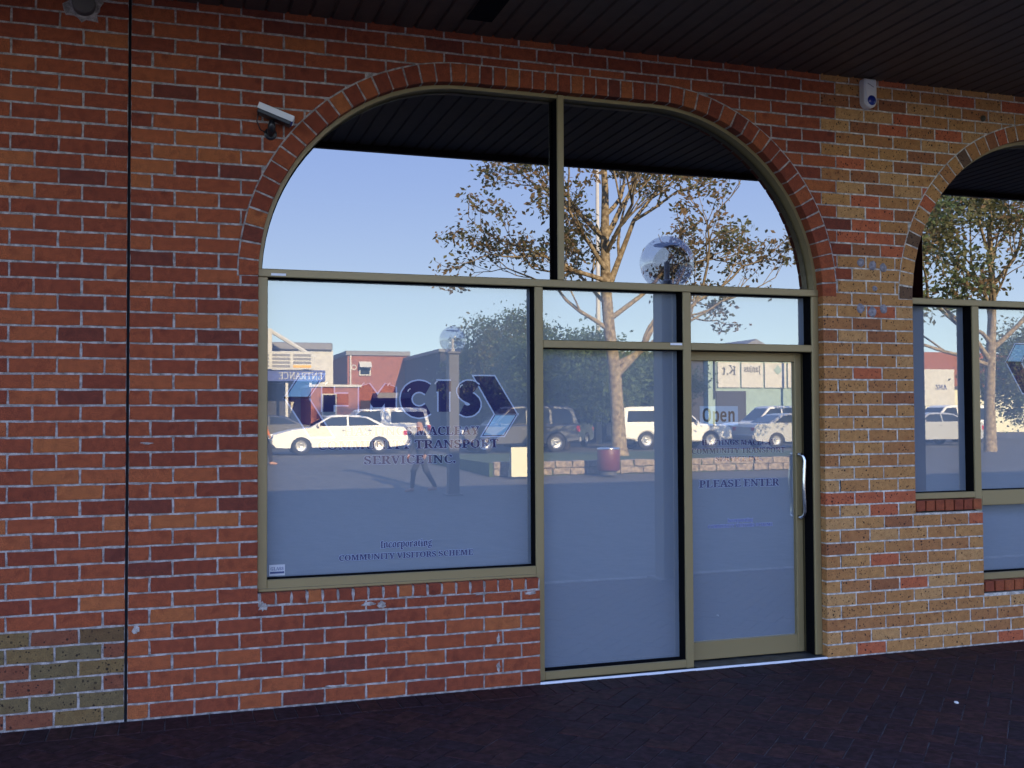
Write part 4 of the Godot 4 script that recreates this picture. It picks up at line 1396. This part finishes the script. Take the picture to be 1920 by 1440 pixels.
func make_street() -> void:
	var serif := SystemFont.new()
	serif.font_names = PackedStringArray(["Droid Serif"])
	var st := begin()
	var zs := [-300.0, 3.44, 12.0, 20.0, 34.0, 600.0]
	for i in zs.size() - 1:
		var a: float = zs[i]
		var b: float = zs[i + 1]
		var ya := ground_at(a) if i else -0.13
		quad(st, Vector3(-400, ya, a), Vector3(400, ya, a), Vector3(400, ground_at(b), b), Vector3(-400, ground_at(b), b), Vector3.UP)
	tag(build(st, "road", M.asphalt, self), "", "", "", "structure")
	# lamps: square dark posts with clear globes
	for l in [[Vector3(4.99, -0.0, 3.12), "dark square lamp post with a clear globe at the kerb, nearest the shop"], [Vector3(5.62, ground_at(14.0), 14.0), "dark square lamp post with a clear globe beyond the road"]]:
		var t := thing("street_lamp", l[0], l[1], "lamp", "globe lamps along the street")
		var top: float = 2.9 - l[0].y
		block("post", Vector3(-0.11, -0.02, -0.11), Vector3(0.11, top, 0.11), 0.012, M.post_paint, t)
		block("base_plate", Vector3(-0.17, -0.02, -0.17), Vector3(0.17, 0.03, 0.17), 0.006, M.post_paint, t)
		block("cap", Vector3(-0.14, top, -0.14), Vector3(0.14, top + 0.05, 0.14), 0.01, M.post_paint, t)
		st = smooth()
		var prof := []
		for i in 19:
			var a := lerpf(-1.05, PI / 2, i / 18.0)
			prof.append(Vector2(cos(a) * 0.275, top + 0.29 + sin(a) * 0.275))
		prof[18].x = 0.0
		lathe(st, prof, Vector3.ZERO, 32)
		build(st, "globe", M.globe_glass, t)
		st = begin()
		lathe(st, [Vector2(0, top + 0.50), Vector2(0.13, top + 0.48), Vector2(0.135, top + 0.47), Vector2(0, top + 0.475)], Vector3.ZERO, 24)
		build(st, "top_vent", M.black_plastic, t)
		st = begin()
		lathe(st, [Vector2(0.05, top + 0.05), Vector2(0.05, top + 0.11), Vector2(0.028, top + 0.13), Vector2(0.028, top + 0.30), Vector2(0, top + 0.32)], Vector3.ZERO, 14)
		build(st, "bulb", M.white_plastic, t)
	var p := thing("awning_post", Vector3(7.42, 0, 2.42), "maroon steel post holding up the awning edge", "post")
	block("shaft", Vector3(-0.07, 0.0, -0.07), Vector3(0.07, 3.95, 0.07), 0.008, M.maroon, p)
	block("foot_plate", Vector3(-0.12, -0.002, -0.12), Vector3(0.12, 0.02, 0.12), 0.004, M.maroon, p)
	# planter of stone with grass
	var b := thing("stone_planter", Vector3(13.3, 0.18, 18.0), "low stone planter wall with grass around the big tree", "planter")
	for row in 2:
		var x := -5.6
		while x < 5.6:
			var w := rng.randf_range(0.35, 0.7)
			st = begin()
			var q := ragged(minf(w, 5.7 - x) - 0.02, 0.165, 0.014)
			slab(st, q, 0.0, -0.3, 0.012)
			var s := build(st, "stone", M.stone, b, Vector3(x + w / 2, 0.07 + row * 0.175, rng.randf_range(-0.02, 0.02)))
			s.rotation.y = PI
			x += w
	st = begin()
	box(st, Vector3(-5.7, -0.1, 0.03), Vector3(5.7, 0.31, 6.0))
	build(st, "soil_bed", M.grass, b)
	# bin and sandwich board
	var bin := thing("litter_bin", Vector3(10.45, 0.18, 17.3), "round maroon litter bin with a steel lid in front of the planter", "bin")
	st = smooth()
	lathe(st, [Vector2(0, 0.10), Vector2(0.24, 0.10), Vector2(0.28, 0.13), Vector2(0.28, 0.62), Vector2(0.27, 0.64)], Vector3.ZERO, 26)
	build(st, "drum", M.maroon, bin)
	st = smooth()
	lathe(st, [Vector2(0.29, 0.635), Vector2(0.29, 0.665), Vector2(0.16, 0.69), Vector2(0.15, 0.675), Vector2(0, 0.67)], Vector3.ZERO, 26)
	build(st, "lid", M.steel, bin)
	st = begin()
	lathe(st, [Vector2(0.20, 0.0), Vector2(0.20, 0.10)], Vector3.ZERO, 18)
	build(st, "plinth", M.post_paint, bin)
	var sb := thing("sandwich_board", Vector3(8.2, 0.18, 17.4), "cream folding sandwich board standing before the planter", "sign board")
	for s in [-1.0, 1.0]:
		st = begin()
		slab(st, PackedVector2Array([Vector2(-0.28, 0.0), Vector2(0.28, 0.0), Vector2(0.25, 0.72), Vector2(-0.25, 0.72)]), 0.012, -0.012, 0.004, true)
		var leafb := build(st, "board_leaf", M.cream, sb, Vector3(0, 0, 0.12 * s))
		leafb.rotation.x = -0.16 * s
	# light pole
	st = smooth()
	tube(st, [Vector3.ZERO, Vector3(0, 6, 0), Vector3(0, 14, 0)], [0.14, 0.11, 0.08], 10)
	tag(build(st, "light_pole", M.painted_white, self, Vector3(19.75, 0.25, 40)), "tall thin white light pole behind the big tree", "pole")
	st = smooth()
	tube(st, [Vector3.ZERO, Vector3(0, 7.4, 0)], [0.1, 0.08], 8)
	tag(build(st, "power_pole", M.dark_bark, self, Vector3(36.6, 0.25, 48)), "thin dark pole standing before the pale green shop", "pole")
	make_trees()
	make_cars()
	make_far_buildings(serif)
	make_person(Vector3(5.2, ground_at(15.0), 15.0), PI, "person in dark clothes walking along the far side of the road", M.cloth_dark, M.cloth_dark, M.cloth_dark, 0.87)
	make_person(Vector3(2.72, ground_at(25.0), 25.0), 0.3, "person in an orange shirt and pale cap by the white sedan", M.cloth_orange, M.cloth_dark, M.cloth_white)

func make_trees() -> void:
	make_tree("plane_tree", "tall pale barked tree with thin brown foliage in the stone planter", Vector3(12.4, 0.48, 21.0),
		[[0, -0.1, 0, 0.30], [-0.02, 0.25, 0, 0.23], [-0.08, 1.4, 0, 0.19], [-0.14, 2.4, 0, 0.185], [-0.28, 3.6, 0.05, 0.17], [-0.36, 4.9, 0.1, 0.155], [-0.42, 6.2, 0, 0.13], [-0.40, 7.6, 0, 0.10], [-0.45, 9.4, 0.1, 0.06]],
		[[-0.12, 2.3, 0, 0.75, 0.75, 0.1, 2.4, 0.12], [-0.34, 4.6, 0.1, 0.28, 1.0, 0.15, 2.3, 0.11], [-0.36, 5.0, 0, -1.0, 0.42, 0.1, 2.0, 0.075], [-0.36, 5.3, 0, -0.8, 0.65, -0.35, 2.1, 0.075], [-0.42, 6.2, 0, -0.7, 0.75, 0.1, 2.0, 0.08], [-0.42, 6.2, 0, 0.6, 0.9, -0.2, 2.2, 0.09], [-0.40, 6.9, 0, 0.8, 0.7, 0.2, 1.9, 0.07], [-0.45, 8.6, 0, -0.3, 1, 0.2, 1.8, 0.06], [-0.43, 8.0, 0, 0.4, 1, 0.1, 1.9, 0.06], [-0.3, 3.9, 0, 0.9, 0.5, -0.2, 2.4, 0.08], [-0.3, 3.6, 0, -0.9, 0.55, 0.2, 2.0, 0.07], [-0.3, 4.2, 0, -0.15, 0.5, 0.9, 2.0, 0.07], [-0.38, 5.8, 0, 0.2, 0.6, -0.9, 2.0, 0.07], [-0.12, 2.6, 0, 1.0, 0.62, -0.1, 3.0, 0.09]],
		M.bark, ["leaf_olive", "leaf_brown", "leaf_brown"], 12, 0.17, 0.18, 3)
	make_tree("plane_tree", "broad tree with dense brown leaves and pale forked limbs", Vector3(29.2, 0.24, 25.0),
		[[0.0, -0.119, 0.0, 0.25], [0.0, 1.785, 0.0, 0.192], [0.119, 3.808, 0.0, 0.177], [0.238, 5.95, 0.0, 0.133], [0.119, 8.568, 0.0, 0.081]],
		[[0.0, 3.451, 0.0, -0.9, 0.7, 0, 3.57, 0.108], [0.0, 3.689, 0.0, 0.8, 0.8, 0.1, 3.332, 0.108], [0.119, 4.284, 0.0, -0.5, 0.9, -0.5, 3.094, 0.1], [0.119, 4.998, 0.0, 0.5, 0.9, 0.5, 2.975, 0.1], [0.238, 5.95, 0.0, -0.8, 0.6, 0.3, 2.975, 0.083], [0.238, 6.188, 0.0, 0.8, 0.7, -0.2, 2.856, 0.083], [0.178, 7.378, 0.0, -0.5, 0.8, 0, 2.618, 0.066], [0.119, 8.33, 0.0, 0.4, 0.9, 0.2, 2.38, 0.058], [0.0, 3.213, 0.0, -1.0, 0.35, 0.3, 3.57, 0.083], [0.119, 4.046, 0.0, -1, 0.55, -0.4, 3.451, 0.083]],
		M.bark, ["leaf_olive", "leaf_brown", "leaf_green"], 38, 0.21, 0.34, 3)
	make_bushy("evergreen_tree", "dense green rounded tree left of the big pale trunk", Vector3(14.3, 0.28, 37.5), Vector3(0, 3.5, 0), Vector3(2.7, 2.5, 2.2), 20000, 0.17, ["leaf_green", "leaf_green", "leaf_olive"])
	make_bushy("evergreen_tree", "dark spreading evergreen behind the big pale trunk", Vector3(15.2, 0.28, 32.5), Vector3(0, 3.0, 0), Vector3(3.2, 1.7, 2.0), 16000, 0.18, ["leaf_green"])
	make_bushy("evergreen_tree", "dark evergreen tree behind the utility truck", Vector3(20.2, 0.28, 37.0), Vector3(0, 2.7, 0), Vector3(3.4, 1.6, 2.0), 14000, 0.18, ["leaf_green", "leaf_green"])
	make_bushy("evergreen_tree", "dark evergreen tree standing right of the white sign board", Vector3(42.0, 0.28, 36.0), Vector3(0, 3.4, 0), Vector3(3.2, 2.6, 2.4), 12000, 0.2, ["leaf_green", "leaf_olive"])

func make_cars() -> void:
	make_car("parked_car", "sedan", M.car_white, Vector3(6.0, 0.27, 32.0), PI, "white sedan parked in front of the white canopy ute")
	make_car("parked_car", "ute", M.car_white, Vector3(7.75, 0.28, 35.6), PI, "white canopy ute parked behind the white sedan")
	make_car("parked_car", "ute", M.car_white, Vector3(19.5, 0.27, 32.0), 0.0, "white canopy ute parked right of the big tree trunk")
	make_car("parked_car", "sedan", M.car_silver, Vector3(24.9, 0.27, 31.2), 0.0, "silver sedan parked right of the canopy ute")
	make_car("parked_car", "wagon", M.car_white, Vector3(27.0, 0.28, 36.5), PI, "white four wheel drive parked behind the silver sedan")
	make_car("parked_car", "wagon", M.car_dark, Vector3(12.5, 0.27, 31.0), PI, "dark wagon with red tail lights parked under the evergreen")
	make_car("parked_car", "sedan", M.car_dark, Vector3(15.9, 0.28, 35.4), PI * 0.72, "dark sedan parked right behind the pale trunk")
	make_car("parked_car", "wagon", M.car_white, Vector3(35.2, 0.28, 34.5), PI, "white four wheel drive parked below the white sign board")
	make_car("parked_car", "sedan", M.car_silver, Vector3(31.7, 0.27, 31.5), PI, "silver sedan parked before the four wheel drive under the sign board")
	make_car("parked_car", "sedan", M.car_dark, Vector3(3.9, 0.28, 40.0), PI, "dark sedan parked under the blue entrance fascia")

func window_in(parent: Node3D, x0: float, y0: float, x1: float, y1: float, z: float) -> void:
	var p := parent.position
	var st := begin()
	for r in [[x0 - 0.07, y0 - 0.07, x1 + 0.07, y0], [x0 - 0.07, y1, x1 + 0.07, y1 + 0.07], [x0 - 0.07, y0, x0, y1], [x1, y0, x1 + 0.07, y1]]:
		box(st, Vector3(r[0], r[1], z - 0.05) - p, Vector3(r[2], r[3], z + 0.02) - p)
	var f := build(st, "window", M.painted_white, parent)
	block("window_pane", Vector3(x0, y0, z - 0.02) - p, Vector3(x1, y1, z + 0.02) - p, 0.0, M.car_window, f)

func make_far_buildings(serif: Font) -> void:
	# white hall with the blue entrance fascia
	var b := thing("entrance_hall", Vector3(3.5, 0.28, 54), "white hall with grey roof, blue entrance fascia and a white slatted sign", "building")
	var p := b.position
	block("wall", Vector3(-9, 0.2, 50) - p, Vector3(8.45, 5.2, 60) - p, 0.0, M.painted_white, b)
	block("roof", Vector3(-9.2, 5.2, 49.8) - p, Vector3(8.40, 5.6, 60.2) - p, 0.05, M.grey_roof, b)
	block("fascia", Vector3(-4, 3.44, 47.6) - p, Vector3(7.7, 4.02, 49.99) - p, 0.02, M.painted_blue, b)
	facing_words("ENTRANCE", 7.55, 5.35, 3.55, 0.34, 47.58, M.painted_white, b, serif)
	block("dark_entry", Vector3(-3.5, 0.2, 49.9) - p, Vector3(6.2, 3.4, 49.99) - p, 0.0, M.far_dark, b)
	var sg := block("sign_board", Vector3(3.6, 4.05, 47.4) - p, Vector3(7.1, 4.95, 47.55) - p, 0.02, M.painted_white, b)
	for row in 4:
		for col in 3:
			block("sign_slat", Vector3(3.95 + col * 1.05, 4.14 + row * 0.19, 47.385) - p, Vector3(4.85 + col * 1.05, 4.26 + row * 0.19, 47.399) - p, 0.0, M.grey_roof if not (row == 0 and col == 2) else M.yellow_sign, sg)
	var st := begin()
	tube(st, [Vector3(5.0, 6.1, 48.6) - p, Vector3(7.3, 4.7, 48.6) - p], [0.11, 0.11], 6)
	build(st, "roof_brace", M.painted_white, b)
	block("mast", Vector3(4.86, 4.02, 48.4) - p, Vector3(5.08, 6.2, 48.7) - p, 0.02, M.painted_white, b)
	for x in [4.6, 5.7, 6.9]: block("column", Vector3(x, 0.2, 47.8) - p, Vector3(x + 0.14, 3.44, 47.95) - p, 0.01, M.painted_white, b)
	# low brick wing with the barred window
	b = thing("brick_wing", Vector3(7.8, 0.28, 48), "low brick wing with a barred window and yellow sign beside the brick house", "building")
	p = b.position
	block("wall", Vector3(6.7, 0.2, 45.5) - p, Vector3(9.15, 3.1, 49.8) - p, 0.0, M.far_brick, b)
	window_in(b, 7.3, 1.7, 7.9, 2.7, 45.48)
	block("roof_edge", Vector3(6.6, 3.1, 45.4) - p, Vector3(9.2, 3.22, 49.8) - p, 0.0, M.painted_white, b)
	block("yellow_sign", Vector3(7.0, 1.25, 45.4) - p, Vector3(8.6, 1.5, 45.49) - p, 0.0, M.yellow_sign, b)
	# two storey brick house
	b = thing("brick_house", Vector3(10.9, 0.28, 53), "two storey brick house with grey parapet and one hooded window", "building")
	p = b.position
	block("wall", Vector3(9.22, 0.2, 50) - p, Vector3(12.6, 4.95, 58) - p, 0.0, M.far_brick, b)
	block("parapet_cap", Vector3(9.12, 4.95, 49.9) - p, Vector3(12.68, 5.2, 58) - p, 0.02, M.grey_roof, b)
	window_in(b, 9.92, 3.92, 10.42, 4.42, 49.98)
	st = begin()
	hull(st, PackedVector2Array([Vector2(49.55, 4.30), Vector2(49.99, 4.32), Vector2(49.99, 4.62), Vector2(49.9, 4.62)]), 0.33, 0.33, 4, 5, 0.01)
	var hood := build(st, "window_hood", M.painted_white, b, Vector3(10.17, 0, 0) - p)
	hood.rotation.y = -PI / 2
	hood.position = Vector3(10.17 - p.x, -p.y, -p.z)
	st = begin()
	lathe(st, [Vector2(0.10, 0.0), Vector2(0.10, 0.03), Vector2(0.15, 0.03), Vector2(0.15, 0.0)], Vector3.ZERO, 18)
	var rw := build(st, "round_window", M.painted_white, b, Vector3(9.57, 4.3, 49.99) - p)
	rw.rotation.x = -PI / 2
	block("downpipe", Vector3(9.34, 0.3, 49.88) - p, Vector3(9.42, 4.95, 49.98) - p, 0.01, M.painted_white, b)
	block("garage_opening", Vector3(9.5, 0.2, 49.93) - p, Vector3(12.1, 2.5, 49.99) - p, 0.0, M.far_dark, b)
	block("canopy", Vector3(10.6, 2.6, 48.6) - p, Vector3(12.6, 2.9, 49.99) - p, 0.02, M.grey_roof, b)
	# long hall whose shaded side runs away from the street
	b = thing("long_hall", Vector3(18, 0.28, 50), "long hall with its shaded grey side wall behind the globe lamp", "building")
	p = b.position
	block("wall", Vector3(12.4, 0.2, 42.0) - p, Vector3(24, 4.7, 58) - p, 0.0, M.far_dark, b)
	block("roof_edge", Vector3(12.3, 4.7, 41.9) - p, Vector3(24.1, 4.85, 58.1) - p, 0.0, M.grey_roof, b)
	# pale green shop with its row of signs
	b = thing("green_shop", Vector3(36, 0.28, 54), "pale green shop with a row of white signs above a dark roller door", "building")
	p = b.position
	block("wall", Vector3(31.2, 0.2, 50) - p, Vector3(44, 5.3, 60) - p, 0.0, M.painted_green, b)
	block("side_annexe", Vector3(27.5, 0.2, 50.5) - p, Vector3(31.19, 5.0, 60) - p, 0.0, M.far_dark, b)
	block("roller_door", Vector3(31.7, 0.2, 49.9) - p, Vector3(33.75, 3.08, 49.99) - p, 0.0, M.far_dark, b)
	block("downpipe", Vector3(31.55, 2.6, 49.85) - p, Vector3(31.63, 5.3, 49.98) - p, 0.0, M.far_dark, b)
	var x := 31.8
	for i in 4:
		block("sign_panel", Vector3(x, 3.3, 49.88) - p, Vector3(x + 1.52, 4.85, 49.98) - p, 0.0, M.painted_white, b)
		x += 1.64
	var italic := FontVariation.new()
	italic.base_font = serif
	italic.variation_transform = Transform2D(Vector2(1, 0), Vector2(0.25, 1), Vector2.ZERO)
	facing_words("K.t", 33.05, 32.1, 4.05, 0.5, 49.86, M.sign_ink, b, italic)
	facing_words("Janius", 34.75, 33.62, 4.1, 0.36, 49.86, M.sign_ink, b, italic)
	st = begin()
	slab(st, PackedVector2Array([Vector2(36.0, 4.1), Vector2(36.3, 4.4), Vector2(36.0, 4.7), Vector2(35.7, 4.4)]), -49.86, -49.879)
	var dm := build(st, "sign_mark", M.painted_green, b)
	dm.position = -p
	dm.scale = Vector3(1, 1, -1)
	st = begin()
	slab(st, PackedVector2Array([Vector2(31.0, 5.3), Vector2(44.2, 5.3), Vector2(43.5, 5.9), Vector2(35.2, 5.9), Vector2(34.4, 6.3), Vector2(33.6, 5.9), Vector2(31.5, 5.9)]), -49.8, -60.0, 0.0, true)
	var gr := build(st, "roof", M.grey_roof, b)
	gr.position = -p
	gr.scale = Vector3(1, 1, -1)
	# white sign board on legs
	b = thing("billboard", Vector3(43.9, 0.28, 45), "white sign board on legs with small blue lettering", "sign")
	p = b.position
	block("panel", Vector3(42.75, 2.1, 44.9) - p, Vector3(45.0, 4.3, 45.05) - p, 0.02, M.painted_white, b)
	for lx in [42.9, 44.75]: block("leg", Vector3(lx, 0.28, 45.06) - p, Vector3(lx + 0.1, 4.2, 45.16) - p, 0.0, M.grey_roof, b)
	facing_words("ANZ", 44.4, 43.6, 3.1, 0.26, 44.88, M.painted_blue, b, serif)
	# far house with the tiled roof
	b = thing("tiled_house", Vector3(53, 0.28, 58), "far house with an orange red tiled roof", "building")
	p = b.position
	block("wall", Vector3(46, 0.2, 55) - p, Vector3(62, 3.6, 64) - p, 0.0, M.cream, b)
	st = begin()
	slab(st, PackedVector2Array([Vector2(45.4, 3.6), Vector2(62.6, 3.6), Vector2(58, 6.0), Vector2(50, 6.0)]), -54.4, -64.6, 0.0, true)
	var tr := build(st, "roof", M.red_tiles, b)
	tr.position = -p
	tr.scale = Vector3(1, 1, -1)

# ---------------------------------------------------------------- the scene
func _ready() -> void:
	rng.seed = 20
	cam = Camera3D.new()
	cam.name = "camera"
	add_child(cam)
	cam.position = Vector3(0.238, 1.656, 6.096)
	cam.rotation = Vector3(0.03012, -0.31512, -0.00444)
	cam.fov = 40.535
	cam.near = 0.05
	cam.far = 900.0
	cam.current = true
	var env := Environment.new()
	env.background_mode = Environment.BG_SKY
	var sky := Sky.new()
	var sm := ProceduralSkyMaterial.new()
	sm.sky_top_color = Color(0.49, 0.60, 0.86)
	sm.sky_horizon_color = Color(0.89, 0.97, 0.95)
	sm.sky_curve = 0.10
	sm.ground_horizon_color = Color(0.55, 0.55, 0.55)
	sm.ground_bottom_color = Color(0.3, 0.3, 0.3)
	sm.sun_angle_max = 20.0
	sky.sky_material = sm
	env.sky = sky
	env.tonemap_mode = Environment.TONE_MAPPER_LINEAR
	env.tonemap_exposure = 4.0
	env.sdfgi_enabled = true
	env.ssao_enabled = true
	env.ssil_enabled = true
	var we := WorldEnvironment.new()
	we.name = "environment"
	we.environment = env
	add_child(we)
	var sun := DirectionalLight3D.new()
	sun.name = "sun"
	var up_sun := Vector3(0.112, 0.3907, -0.9137)   # the afternoon sun stands behind the shop, to the right
	add_child(sun)
	sun.look_at_from_position(Vector3.ZERO, -up_sun, Vector3.UP)
	sun.light_color = Color(1.0, 0.90, 0.74)
	sun.light_energy = 1.6
	sun.light_angular_distance = 0.5
	sun.shadow_enabled = true
	make_materials()
	make_shell()
	make_walls()
	make_windows()
	make_fittings()
	rng.seed = 31
	make_street()
